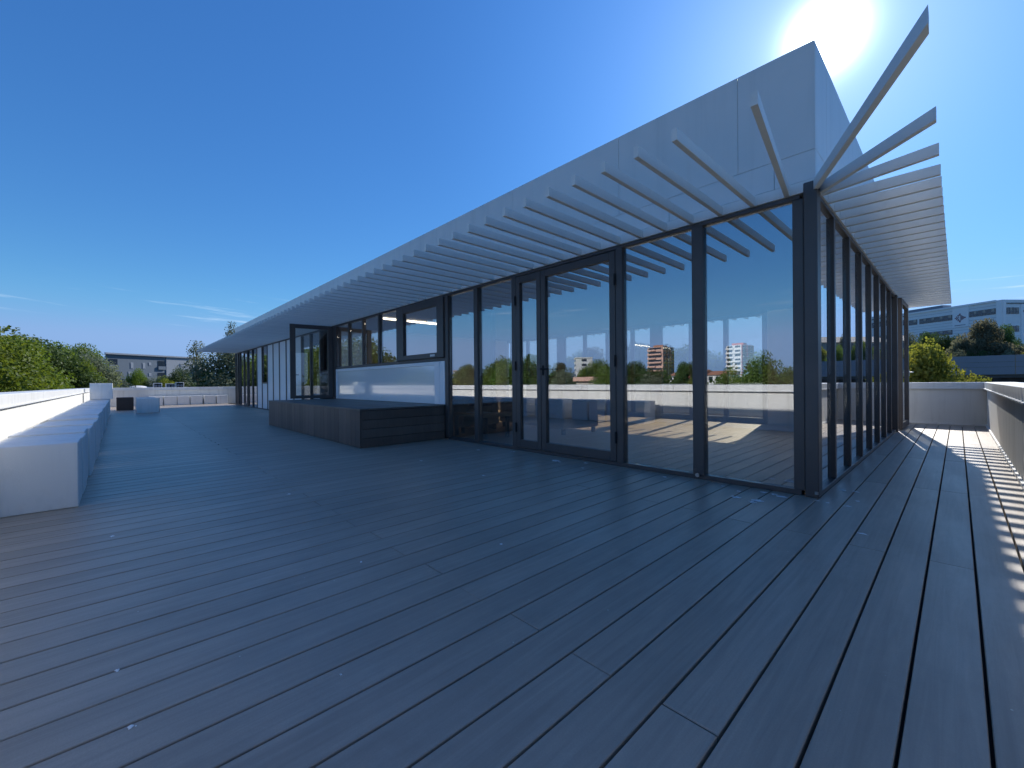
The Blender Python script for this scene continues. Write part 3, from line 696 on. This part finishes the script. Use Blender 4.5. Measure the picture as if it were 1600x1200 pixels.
winrow(pl, L1-8.3, L1-1.5, 16.0, 17.6, 3, of); winrow(pl, L1-23, L1-12.9, 16.0, 17.6, 4, of); winrow(pl, L1-8.3, L1-1.5, 11.2, 12.8, 3, of)
pl(L1-33, L1-16, 25.51, 26.6, -4, -.3, 'roof_plant', GR)
# emblem: cross of lozenges on the left, bars on the right
em = MB(); uc, zc = L1-10.7, 21.3
def loz(mb, put, u, z, s_):
    put(u-s_, u+s_, z-s_*.9, z+s_*.9, .19, .23, '', None, ret=mb)
for (du, dz) in ((-1.25, 0), (-.9, .42), (-.9, -.42), (-.5, .85), (-.5, -.85), (-.75, 0), (0, 1.3), (0, -1.3), (-.35, .35), (-.35, -.35), (-.1, .95), (-.1, -.95), (1.45, 0)): loz(em, pl, uc+du, zc+dz, .17)
for i in range(6):
    hh = 1.05-.15*i; pl(uc+.15+i*.2, uc+.24+i*.2, zc-hh, zc+hh, .19, .23, '', None, ret=em)
em.build('emblem', EMR, of)
pl(L1-12.2, L1-9.2, 18.75, 19.0, .19, .22, 'emblem_caption', GR)
pr_ = on_face(of, A1, A2, 0); L2 = math.hypot(A2[0]-A1[0], A2[1]-A1[1])
pr_(0, 1.0, 9.0, 25.3, 0, .25, 'corner_pier', WB2)
pr_(1.01, L2, 24.0, 24.4, .0, .1, 'shadow_gap', DW)
for z0 in (20.9, 15.4, 10.4): winrow(pr_, 1.3, 5.6, z0, z0+2.0, 2, of); winrow(pr_, 11, 20, z0, z0+2.0, 4, of)
pr_(6.2, 10.4, 9.5, 23.95, .0, .15, 'emblem_panel', WB2)
e2 = MB(); uc, zc = 8.2, 21.8
for (du, dz) in ((-1.25, 0), (-.9, .42), (-.9, -.42), (-.5, .85), (-.5, -.85), (-.75, 0), (0, 1.3), (0, -1.3), (-.35, .35), (-.35, -.35)): loz(e2, pr_, uc+du, zc+dz, .17)
for i in range(6):
    hh = 1.05-.15*i; pr_(uc+.15+i*.2, uc+.24+i*.2, zc-hh, zc+hh, .19, .23, '', None, ret=e2)
e2.build('emblem', EMR, of)
for z0 in (14.2, 17.2): pr_(1.2, 6, z0, z0+.4, .02, .12, 'sill_band', WB2)

# grey clad building below the hill, behind the yellow-green tree
gb = face_building('clad_building', 'low grey clad building with horizontal seams over dark brick beyond the right parapet', [(-7, 60), (46, 60), (46, 74), (-7, 74)], -9, 0.95, BK)
pg = on_face(gb, (-7, 60), (46, 60), 0)
for a, b in ((1.26, 1.95), (1.97, 2.42), (2.44, 3.04)):
    for i in range(5): pg(i*10.6+.02, i*10.6+10.58, a, b, .3-.0, .5, 'cladding_panel', GR)
pg(0, 53, .952, 1.24, -13.9, .28, 'roof_slab', RF)
for i in range(24): pg(.5+i*2.2, .5+i*2.2+.5, -3, .93, .001, .22, 'brick_pier', BR if i % 3 == 0 else BK)

# grey apartment block, far left
B0 = (-119.5, 14.2); B1 = (-110.3, -1.8); B2 = (-128, -1.2); B3 = (-137, 15.5)
# camera side face runs B1 -> B0 ; outward normal must look to +X
ab = face_building('apartment_block', 'grey apartment block with recessed balconies beyond the far end of the terrace', [B1, B0, B3, B2], -9, 7.15, GB)
pa = on_face(ab, B1, B0, 0); LA = math.hypot(B1[0]-B0[0], B1[1]-B0[1])
def paf(u0, u1, z0, z1, o0, o1, name, m, parent=None): return pa(u0, u1, z0, z1, o0, o1, name, m, parent)
# decide the outward side
sgn = 1
paf(10.6, LA, -8.9, 7.0, .001, .12, 'light_wall', GB2)
for zf in (5.0, 2.5, 0.0, -2.5):
    for (u0, u1) in ((.5, 1.9), (9.0, 10.4)):
        w_ = paf(u0, u1, zf, zf+1.15, .01, .05, 'balcony', DW); paf(u0, u1, zf-.7, zf, .01, .25, 'balustrade', GB, w_)
    u0 = LA-1.6
    w_ = paf(u0, LA-.1, zf, zf+1.2, .13, .16, 'balcony', DW); paf(u0, LA+.4, zf-.6, zf, .125, .9, 'balustrade', WR, w_)
for (u, z, s_) in ((4.3, 4.5, .75), (3.9, 2.9, .6), (6.4, 4.5, .75), (7.5, 5.2, .4), (7.5, 3.0, .4), (6.1, 2.3, .35), (6.6, 1.0, .6), (13.6, 5.2, .4), (13.6, 3.5, .35), (2.9, 1.0, .5)):
    w_ = paf(u-.25, u+.25, z-.1, z-.1+s_*1.6, .13 if u > 10.6 else .01, .17 if u > 10.6 else .05, 'window', GB2 if s_ > .35 else DW)
    paf(u-.2, u+.2, z, z+s_*1.2, .175 if u > 10.6 else .055, .2 if u > 10.6 else .07, 'pane', DW if u in (6.1,) else GB2, w_)
paf(-.2, LA+.2, 7.0, 7.3, .13, .4, 'roof_edge', GB2)

# lower flat roof with air conditioning units beyond the far parapet
fr_ = face_building('flat_roof_annex', 'low annex with pale flat roof beyond the far end parapet', [(-58.5, -2), (-58.5, 16), (-66, 16), (-66, -2)], -9, 0.52, GB2)
for i, (y, wd, hh) in enumerate(((3.1, .75, .62), (4.2, .85, .55), (5.0, .75, .70))):
    t = empty('air_conditioner', (-60, y, .52), 0, ['left', 'middle', 'right'][i]+' one of the three pale air conditioning units beyond the far parapet', 'air conditioner', 'air conditioning units beyond the far parapet')
    MB().rbox((-.3, -wd/2, .06), (.3, wd/2, hh+.06), .02).build('housing', WHITEM, t)
    MB().box((.301, -wd*.38, .12), (.32, wd*.38, hh-.02)).build('grille', VOID, t)
    for q in (-wd*.19, wd*.19): MB().tube([(.321, q, .06+hh/2), (.34, q, .06+hh/2)], .13, 12).build('fan_guard', GR, t)
    for q in (-wd/2+.05, wd/2-.1): MB().box((-.25, q, 0), (.25, q+.05, .06)).build('foot', VOID, t)
t = empty('roof_dome', (-60, 1.5, .52), 0, 'flat white dome light on the annex roof left of the air conditioning units', 'roof light')
m = MB(); K = 14
for i in range(5):
    a = math.pi/2*i/5; 
    for j in range(K): b = 2*math.pi*j/K; m.v.append((.9*math.cos(a)*math.cos(b), .9*math.cos(a)*math.sin(b), .12+.3*math.sin(a)))
m.v.append((0, 0, .42))
for i in range(4):
    for j in range(K): m.f.append((i*K+j, i*K+(j+1) % K, (i+1)*K+(j+1) % K, (i+1)*K+j))
for j in range(K): m.f.append((4*K+j, 4*K+(j+1) % K, 5*K))
m.build('dome', WHITEM, t, smooth=True); MB().box((-.95, -.95, 0), (.95, .95, .12)).build('kerb', WR, t)
MB().rbox((-60.4, 2.0, .52), (-60.2, 2.75, .78), .02).build('duct', WHITEM)
tag(bpy.data.objects['duct'], 'short white duct between the dome light and the air conditioning units', 'duct')

# towers and blocks behind the camera, seen mirrored in the glazing
def tower(label, a, b, c, z0, z1, m1, m2, floors, bandm, topm=None, red=None):
    """corner b; faces a-b and b-c; built behind the camera"""
    dx, dy = a[0]-b[0]+c[0], a[1]-b[1]+c[1]
    t = face_building('tower_block', label, [a, b, c, (dx, dy)][::1], z0, z1, m1)
    # outward side of a->b : away from the 4th corner
    for (p0, p1, mm, k) in ((a, b, m1, 0), (b, c, m2, 1)):
        L = math.hypot(p1[0]-p0[0], p1[1]-p0[1]); put = on_face(t, p0, p1, 0)
        mid = Vector(((p0[0]+p1[0])/2, (p0[1]+p1[1])/2)); d = Vector((p1[0]-p0[0], p1[1]-p0[1])).normalized(); nr = Vector((d.y, -d.x))
        s_ = 1 if (mid-Vector((dx, dy))).dot(nr) > 0 else -1
        put(0, L, z0, z1-.3, .0, .10*s_, 'face', mm)
        fh = (z1-z0)/floors
        for i in range(floors):
            z = z0+i*fh
            if k == 0:
                w_ = put(L*.06, L*.94, z+fh*.42, z+fh*.88, .11*s_, .16*s_, 'loggia', DW)
                put(L*.02, L*.55 if i % 2 else L*.98, z+fh*.02, z+fh*.40, .17*s_, 1.1*s_, 'balustrade', bandm, w_)
                if red: put(L*.45, L*.6, z+fh*.42, z+fh*.88, .165*s_, .5*s_, 'pier', m1, w_)
            else:
                for q in range(3):
                    w_ = put(L*(.12+.3*q), L*(.26+.3*q), z+fh*.35, z+fh*.8, .11*s_, .15*s_, 'window', DW)
                    put(L*(.12+.3*q), L*(.26+.3*q), z+fh*.25, z+fh*.34, .11*s_, .3*s_, 'sill', bandm, w_)
        if k == 1: put(0, L*.06, z0, z1, .0, .4*s_, 'edge_pier', bandm if not red else red); put(L*.44, L*.5, z0, z1, .101*s_, .3*s_, 'edge_pier', bandm if not red else red)
    cx, cy = (a[0]+c[0])/2, (a[1]+c[1])/2; bx, by, bz = t.location
    MB().box((cx-bx-4, cy-by-3, z1-z0), (cx-bx+3, cy-by+3, z1-z0+1.6)).build('lift_housing', red or m2, t)
    return t
tower('pinkish tower block with ribbed balconies, left one in the window reflection', (-148.0, -262.5), (-135.9, -259.9), (-134.5, -273.9), -9, 24.6, PK, BR, 12, PK)
tower('white tower block with red edge and red rooftop, right one in the window reflection', (-104.3, -282.2), (-93.8, -277.4), (-90.9, -290.9), -9, 24.2, WR, BR, 12, WR, red=RD)
def block(name, label, c, L, D, z0, z1, rz, wm, floors, bays, roof=None, wm2=None, cat='building'):
    t = empty(name, (c[0], c[1], z0), rz, label, cat); H = z1-z0
    MB().box((-L/2, -D/2, 0), (L/2, D/2, H)).build('wall', wm, t)
    fh = H/floors
    for sy in (-1, 1):
        for f in range(floors):
            for b in range(bays):
                xa = -L/2+L*(b+.2)/bays; xb_ = -L/2+L*(b+.8)/bays; za = fh*(f+.32); zb = fh*(f+.82)
                w_ = MB().box((xa, sy*D/2, za), (xb_, sy*(D/2+.05), zb)).build('window', DW, t)
                MB().box((xa-.1, sy*(D/2+.002), za-.2), (xb_+.1, sy*(D/2+.25), za-.02)).build('sill', wm2 or wm, w_)
    for sx in (-1, 1):
        for f in range(floors):
            MB().box((sx*L/2, -D*.15, fh*(f+.32)), (sx*(L/2+.05), D*.15, fh*(f+.82))).build('window', DW, t)
    if roof:
        m = MB(); e = .5
        m.v = [(-L/2-e, -D/2-e, H), (L/2+e, -D/2-e, H), (L/2+e, D/2+e, H), (-L/2-e, D/2+e, H), (-L/2, 0, H+D*.22), (L/2, 0, H+D*.22)]
        m.f = [(0, 1, 5, 4), (2, 3, 4, 5), (1, 2, 5), (3, 0, 4), (3, 2, 1, 0)]
        m.build('roof', roof, t)
    else: MB().box((-L/2-.3, -D/2-.3, H), (L/2+.3, D/2+.3, H+.5)).build('roof', wm2 or wm, t)
    return t
block('apartment_building', 'long white flat-roofed block above the trees in the door reflection', (-161, -205), 15, 10, -2, 15.6, R(48), WR, 6, 6)
block('apartment_building', 'cream apartment rows far off at the left of the window reflections', (-243, -170), 22, 9, -6, 9.4, R(35), WR, 5, 7, wm2=PK)
block('apartment_building', 'beige apartment block behind trees in the second pane reflection', (-196, -162), 13, 10, -6, 9.5, R(40), BE, 5, 5, wm2=WR)
block('house', 'pink rendered house between the two towers in the reflection', (-77.5, -178), 9, 8, -6, 4.4, R(20), RD, 3, 3, roof=TL, wm2=WR)
block('house', 'white terraced house beside the pink house in the reflection', (-87, -185), 12, 8, -6, 3.6, R(25), WR, 3, 4, roof=TL)
block('house', 'pale house in front of the white tower in the reflection', (-66, -172), 9, 8, -6, 3.6, R(10), WR, 3, 3, roof=TL)
block('shed', 'low beige flat-roofed shed just beyond the long parapet behind the camera', (-30, -34.5), 4.5, 3, -9, 1.0, R(25), BE, 3, 1, wm2=PK)
block('beige_house', 'large beige house with dark roof on the slope, mirrored in the short side glazing', (24, 165), 24, 10, 3, 12.2, R(-48), BE, 3, 7, roof=RF)
block('beige_house', 'smaller beige house with dark roof downhill, mirrored in the short side glazing', (38, 150), 14, 9, 1, 11.2, R(-55), BE, 3, 4, roof=RF)

# ------------------------------------------------------------------ trees
def leaf_cloud(seed, blobs, n, size, elong=1.0, droop=0.0):
    """leaf quads scattered through clumps; blobs = (x,y,z,r)"""
    q = random.Random(seed); v = []; f = []
    tot = sum(b[3]**2 for b in blobs)
    for (bx, by, bz, br) in blobs:
        for _ in range(int(n*br*br/tot)):
            u = Vector((q.gauss(0, 1), q.gauss(0, 1), q.gauss(0, 1))).normalized()
            rr_ = br*(q.random()**0.45)
            c = Vector((bx, by, bz))+Vector((u.x*rr_, u.y*rr_, u.z*rr_*0.85))
            s_ = size*q.uniform(.6, 1.35)
            nn = (u*.5+Vector((q.gauss(0, .6), q.gauss(0, .6), q.gauss(0, .6)+.35))).normalized(); a = nn.orthogonal().normalized(); b = nn.cross(a)
            an = q.uniform(0, 6.28); a, b = a*math.cos(an)+b*math.sin(an), b*math.cos(an)-a*math.sin(an)
            k = len(v); e = elong
            v += [tuple(c-a*s_*e*.5), tuple(c-b*s_*.36+nn*s_*.06), tuple(c+a*s_*e*.5), tuple(c+b*s_*.36+nn*s_*.06)]; f.append((k, k+1, k+2, k+3))
    return v, f
def tree_kind(seed, H, cr, ch, style, n, size, lm):
    """returns (trunk mesh, crown mesh) of a tree H tall, crown radius cr, crown height ch"""
    q = random.Random(seed); tm = MB(); blobs = []
    zc = H-ch/2
    tm.tube([(0, 0, 0), (q.uniform(-.15, .15), q.uniform(-.15, .15), (H-ch)*.6), (q.uniform(-.3, .3), q.uniform(-.3, .3), H-ch*.75), (q.uniform(-.4, .4), q.uniform(-.4, .4), H-ch*.25)], [cr*.085, cr*.06, cr*.045, cr*.015], 8)
    nb = 46 if style != 'pine' else 40
    for i in range(nb):
        a = i*2.39996+q.uniform(-.4, .4)
        if style == 'round':
            t = (i+.5)/nb; zz_ = 1-2*t; rad_ = math.sqrt(max(0, 1-zz_*zz_)); s_ = q.uniform(.55, 1.0)
            x, y, z = rad_*math.cos(a)*cr*s_*.82, rad_*math.sin(a)*cr*s_*.82, zc+zz_*ch/2*.80*q.uniform(.8, 1.05); br = cr*q.uniform(.20, .36)
        elif style == 'column':
            t = (i+.5)/nb; z = H-ch+ch*t; rad_ = cr*(math.sin(math.pi*min(1, t*.85+.12)))**.6*q.uniform(.3, .8); x, y = rad_*math.cos(a), rad_*math.sin(a); br = cr*q.uniform(.28, .42)
        else:
            t = (i+.5)/nb; z = H-ch+ch*t; rad_ = cr*(1.02-t)**.7*q.uniform(.35, 1.0); x, y = rad_*math.cos(a), rad_*math.sin(a); br = cr*q.uniform(.10, .36)
        blobs.append((x, y, z, br))
        if i % 3 == 0:
            zb = min(z-.2*cr, H-ch*.35); zb = max(zb-.25*cr, (H-ch)*.7)
            tm.tube([(0, 0, zb), (x*.5, y*.5, (zb+z)/2+.1*cr), (x*.95, y*.95, z)], [cr*.03, cr*.02, cr*.006], 5)
    v, f = leaf_cloud(seed+1, blobs, n, size)
    me = bpy.data.meshes.new('crown'); me.from_pydata(v, [], f); me.update(); me.materials.append(LM[lm])
    return tm.mesh('trunk', BARK), me
K = {
 'plane': tree_kind(11, 12.5, 4.6, 8.0, 'round', 48000, .165, 'plane'),
 'plane2': tree_kind(12, 12.5, 4.2, 8.5, 'round', 42000, .165, 'plane'),
 'dark': tree_kind(13, 12, 3.8, 8.0, 'round', 30000, .18, 'dark'),
 'yellow': tree_kind(14, 11.5, 3.2, 7.0, 'round', 34000, .15, 'yellow'),
 'olive': tree_kind(15, 10, 3.6, 6.5, 'round', 24000, .16, 'olive'),
 'sparse': tree_kind(19, 13, 2.6, 9.5, 'pine', 2600, .16, 'olive'),
 'pine': tree_kind(16, 13, 3.6, 9.5, 'pine', 20000, .20, 'pine'),
 'umbrella': tree_kind(23, 13, 3.2, 6.6, 'round', 11000, .24, 'pine'),
 'poplar': tree_kind(17, 13, 2.0, 10.5, 'column', 18000, .18, 'plane'),
}
KH = {'plane': 12.5, 'plane2': 12.5, 'dark': 12, 'yellow': 11.5, 'olive': 10, 'pine': 13, 'sparse': 13, 'umbrella': 13, 'poplar': 13}
tr_rand = random.Random(21)
def tree(kind, x, y, top, label, wide=1.0, group=None, name='tree', tilt=0):
    zg = hgt(x, y)-.1; s = (top-zg)/KH[kind]
    t = empty(name, (x, y, zg), tr_rand.uniform(0, 6.28), label, 'tree', group); t.scale = (s*wide, s*wide, s)
    tm, cm_ = K[kind]
    inst('trunk', tm, parent=t); inst('crown', cm_, parent=t)
    return t
GL = 'trees beyond the long parapet at the left'
tree('yellow', -20.5, -5.4, 1.9, 'bright yellow-green tree at the left edge of the picture, nearest behind the parapet', 1.1, GL)
tree('plane', -33.5, -6.6, 4.7, 'tallest broad green tree at the left edge beyond the long parapet', 1.05, GL)
tree('plane2', -41.0, -6.2, 5.0, 'second broad green tree from the left with a rounded top', 1.0, GL)
tree('dark', -46.0, -5.2, 4.9, 'darker green tree right of the tallest trees on the left', 1.0, GL)
tree('plane', -54.0, -4.4, 4.6, 'smaller green tree sloping down towards the grey apartment block', .8, GL)
tree('plane2', -50.0, -2.9, 4.0, 'green tree in the dip between the tall trees and the apartment block', .7, GL)
tree('olive', -57.0, -1.9, 3.9, 'greyer green tree low before the left edge of the apartment block', .7, GL)
tree('yellow', -60.0, -.9, 3.0, 'yellow-green tree overlapping the left corner of the apartment block', .55, GL)
tree('plane', -66.0, -3.4, 5.4, 'green tree low in front of the left edge of the apartment block', .7, GL)
tree('poplar', -77, -3.6, 5.4, 'slender pale tree touching the left edge of the grey apartment block', .9, GL)
G2 = 'small trees in front of the grey apartment block'
tree('olive', -72, -.6, 1.9, 'grey-green bush at the foot of the apartment block, leftmost of its row', .7, G2)
tree('plane', -74, 1.6, 3.0, 'taller green tree in front of the left half of the apartment block', .42, G2)
tree('yellow', -72, 4.7, 2.6, 'light yellow-green tree in front of the middle of the apartment block', .6, G2)
tree('olive', -74, 3.6, 1.9, 'grey-green tree between two greener ones before the apartment block', .6, G2)
tree('dark', -73, 6.3, 3.6, 'dark green tree in front of the right half of the apartment block', .5, G2)
tree('plane', -70, 8.4, 2.3, 'low green tree before the light right part of the apartment block', .5, G2)
tree('yellow', -66, 9.2, 1.8, 'small olive-yellow tree just left of the canopy tip', .5, G2)
G3 = 'trees behind the far end of the pavilion'
tree('sparse', -58, 6.4, 5.6, 'thin conifer whose top shows just left of the canopy tip', 1.0, G3)
tree('sparse', -48, 8.0, 6.7, 'conifer whose top pokes above the canopy tip', .6, G3)
tree('olive', -45, 8.0, 4.5, 'pale grey-green tree behind the far end of the glazing', .9, G3)
tree('plane', -47, 11.0, 5.0, 'green tree behind the far left glazing of the pavilion', .8, G3)
tree('dark', -44, 6.6, 2.6, 'dark low tree just left of the far end of the pavilion', .6, G3)
G4 = 'trees beyond the passage at the right'
tree('yellow', -1.1, 19.6, 2.55, 'sunlit yellow-green tree rising behind the short parapet at the right', .62, G4)
tree('yellow', .25, 18.4, 1.42, 'lower sunlit yellow-green tree right of the taller one', .45, G4)
tree('yellow', -2.6, 20.5, 2.5, 'yellow-green tree mostly hidden behind the open end door', .6, G4)
G5 = 'trees on the slope below the office building'
tree('umbrella', 2.2, 80, 8.9, 'large grey-brown pine in front of the office building, right of its emblem', .55, G5)
tree('dark', 3.9, 84, 8.3, 'darker narrower tree right behind the large grey-brown pine', .34, G5)
tree('umbrella', .3, 79, 6.4, 'low brown pine left of and below the large pine', .55, G5)
tree('umbrella', 1.5, 78, 6.3, 'brownish pine between the low brown pine and the large pine', .45, G5)
tree('umbrella', 3.6, 78, 5.6, 'low brown pine right of and below the large pine', .72, G5)
tree('umbrella', 5.6, 80, 5.4, 'brownish pine low at the right edge above the clad building', .75, G5)
tree('dark', 1.9, 77, 4.6, 'dark undergrowth tree at the foot of the large pine', .5, G5)
tree('dark', -.9, 86, 7.6, 'dark green tree between the pine and the yellow-green tree', .42, G5)
tree('dark', -2.9, 88, 8.3, 'dark bushy tree below the left office windows', .40, G5)
tree('olive', -5.2, 88, 7.9, 'greyish tree just right of the open end door, high behind the yellow tree', .45, G5)
tree('dark', 4.9, 88, 6.7, 'dark tree under the office corner pier', .36, G5)
tree('dark', 6.4, 86, 6.0, 'dark bushy tree at the right edge under the office corner', .42, G5)
tree('olive', 3.9, 76, 3.9, 'pale low bush above the grey clad building left of the right edge', .38, G5)
tree('yellow', 5.0, 76, 4.2, 'yellowish low bush above the grey clad building', .34, G5)
tree('olive', 5.9, 77, 4.3, 'pale green bush at the right edge above the grey clad building', .36, G5)
tree('olive', .1, 76, 4.1, 'low brownish bush above the clad building beside the yellow-green tree', .40, G5)
tree('plane', 8.2, 82, 6.6, 'green tree on the slope just outside the right edge', .5, G5)
tree('plane', 11, 80, 6.0, 'green tree on the slope mirrored in the short side glazing', .5, G5)
tree('yellow', 14, 84, 7.0, 'lighter green tree on the slope mirrored in the short side glazing', .5, G5)
tree('dark', 17.5, 82, 6.2, 'dark tree on the slope farthest right in the side glazing reflection', .6, G5)
tree('pine', 12.5, 96, 8.6, 'pine high on the slope mirrored in the short side glazing', .5, G5)
G6 = 'trees behind the camera mirrored in the glazing'
MT = [('plane', -22.8, -13.6, 2.5, .55, 'loose green tree close beyond the long parapet, left in the reflections'),
 ('plane2', -27.5, -16.6, 3.3, .6, 'bushy green tree behind the loose one in the reflections'),
 ('dark', -33, -22, 3.5, .7, 'dark green tree in the narrow door leaf reflection'),
 ('dark', -43, -37, 5.5, .8, 'tall dark tree in the reflection left of the door handle'),
 ('olive', -38, -38, 2.6, .8, 'grey-green tree below the white block in the reflection'),
 ('plane', -41, -50, 4.4, .9, 'green tree in the middle of the wide door reflection'),
 ('dark', -37, -54, 4.6, .9, 'dark tree at the right of the wide door reflection'),
 ('pine', -47, -48, 3.7, 1.0, 'pine left of centre in the wide door reflection'),
 ('dark', -31, -50, 3.2, .8, 'dark tree left of the pinkish tower in the reflection'),
 ('olive', -26, -41, 1.6, .8, 'pale grey-green tree at the foot of the pinkish tower reflection'),
 ('dark', -42, -86, 5.8, .6, 'lone dark tree right of the pinkish tower in the reflection'),
 ('yellow', -16.5, -31, 1.5, .5, 'yellow-green tree between the towers in the reflection'),
 ('plane', -12.5, -27, 1.8, .5, 'small green tree before the white tower in the reflection'),
 ('plane', -9.2, -24, 2.7, .55, 'bright green tree overlapping the white tower in the reflection'),
 ('plane2', -7.4, -25, 2.5, .5, 'green tree right of the white tower in the reflection'),
 ('olive', -6.0, -24, 1.5, .6, 'silvery olive tree at the right end of the reflections'),
 ('olive', -4.3, -23, 1.5, .5, 'second silvery olive tree at the right end of the reflections'),
 ('dark', -60, -38, 4.6, .9, 'dark tree behind the loose green tree, far left in the reflections'),
 ('plane', -52, -24, 3.2, .9, 'green tree left in the window band reflection'),
 ('plane2', -66, -26, 4.6, .9, 'broad green tree in the far glazing reflection'),
 ('dark', -78, -30, 5.6, 1.0, 'tall dark tree in the far glazing reflection'),
 ('plane', -18.6, -20, 1.9, .5, 'low green tree behind the long parapet in the reflections')]
for (k, x, y, tp, wd, lb_) in MT: tree(k, x, y, tp, lb_, wd, G6)
G7 = 'trees behind the pavilion seen through its glazing'
BT = [(-8, 34, 3.9, 'dark'), (-13, 31, 3.4, 'plane'), (-18, 36, 4.4, 'dark'), (-24, 33, 3.6, 'pine'), (-29, 37, 4.5, 'plane2'), (-35, 34, 4.0, 'dark'), (-41, 38, 4.6, 'dark'), (-47, 33, 3.6, 'plane'), (-54, 36, 4.2, 'pine'), (-22, 40, 5.2, 'dark'), (-62, 30, 4.0, 'dark')]
wd_ = ['dark tree behind the pavilion nearest its corner', 'green tree second from the corner behind the pavilion', 'taller dark tree third from the corner behind the pavilion', 'pine behind the middle of the glazed room', 'green tree behind the glazed room right of a taller dark one', 'dark tree behind the double door', 'tall dark tree behind the left panes', 'broad green tree behind the window band', 'pine behind the open platform door', 'tallest dark tree behind the pavilion, set farther back', 'dark tree behind the far left part of the pavilion']
for (x, y, tp, k), l_ in zip(BT, wd_): tree(k, x, y, tp, l_, .95, G7)
# far woods, one mass
q = random.Random(9); bl = []
wv, wf = [], []
for i in range(420):
    a = q.uniform(0, 6.28); rd_ = q.uniform(95, 420)
    x, y = rd_*math.sin(a), rd_*math.cos(a)
    if y > 60 and abs(x) < 80 and rd_ < 235: continue
    if -136 < x < -100 and -14 < y < 18: continue
    if min(math.hypot(x-cx_, y-cy_) for cx_, cy_ in ((-141, -266), (-97, -284), (-161, -205), (-243, -170), (-196, -162), (-77, -178), (-87, -185), (-66, -172))) < 17: continue
    sz = q.uniform(3.5, 6.5); z = hgt(x, y)+sz*1.3
    bl.append((x, y, z, sz))
wv, wf = leaf_cloud(5, bl, 60000, 1.3)
me = bpy.data.meshes.new('far_wood'); me.from_pydata(wv, [], wf); me.update(); me.materials.append(LM['dark'])
tag(inst('far_wood', me), kind='stuff')
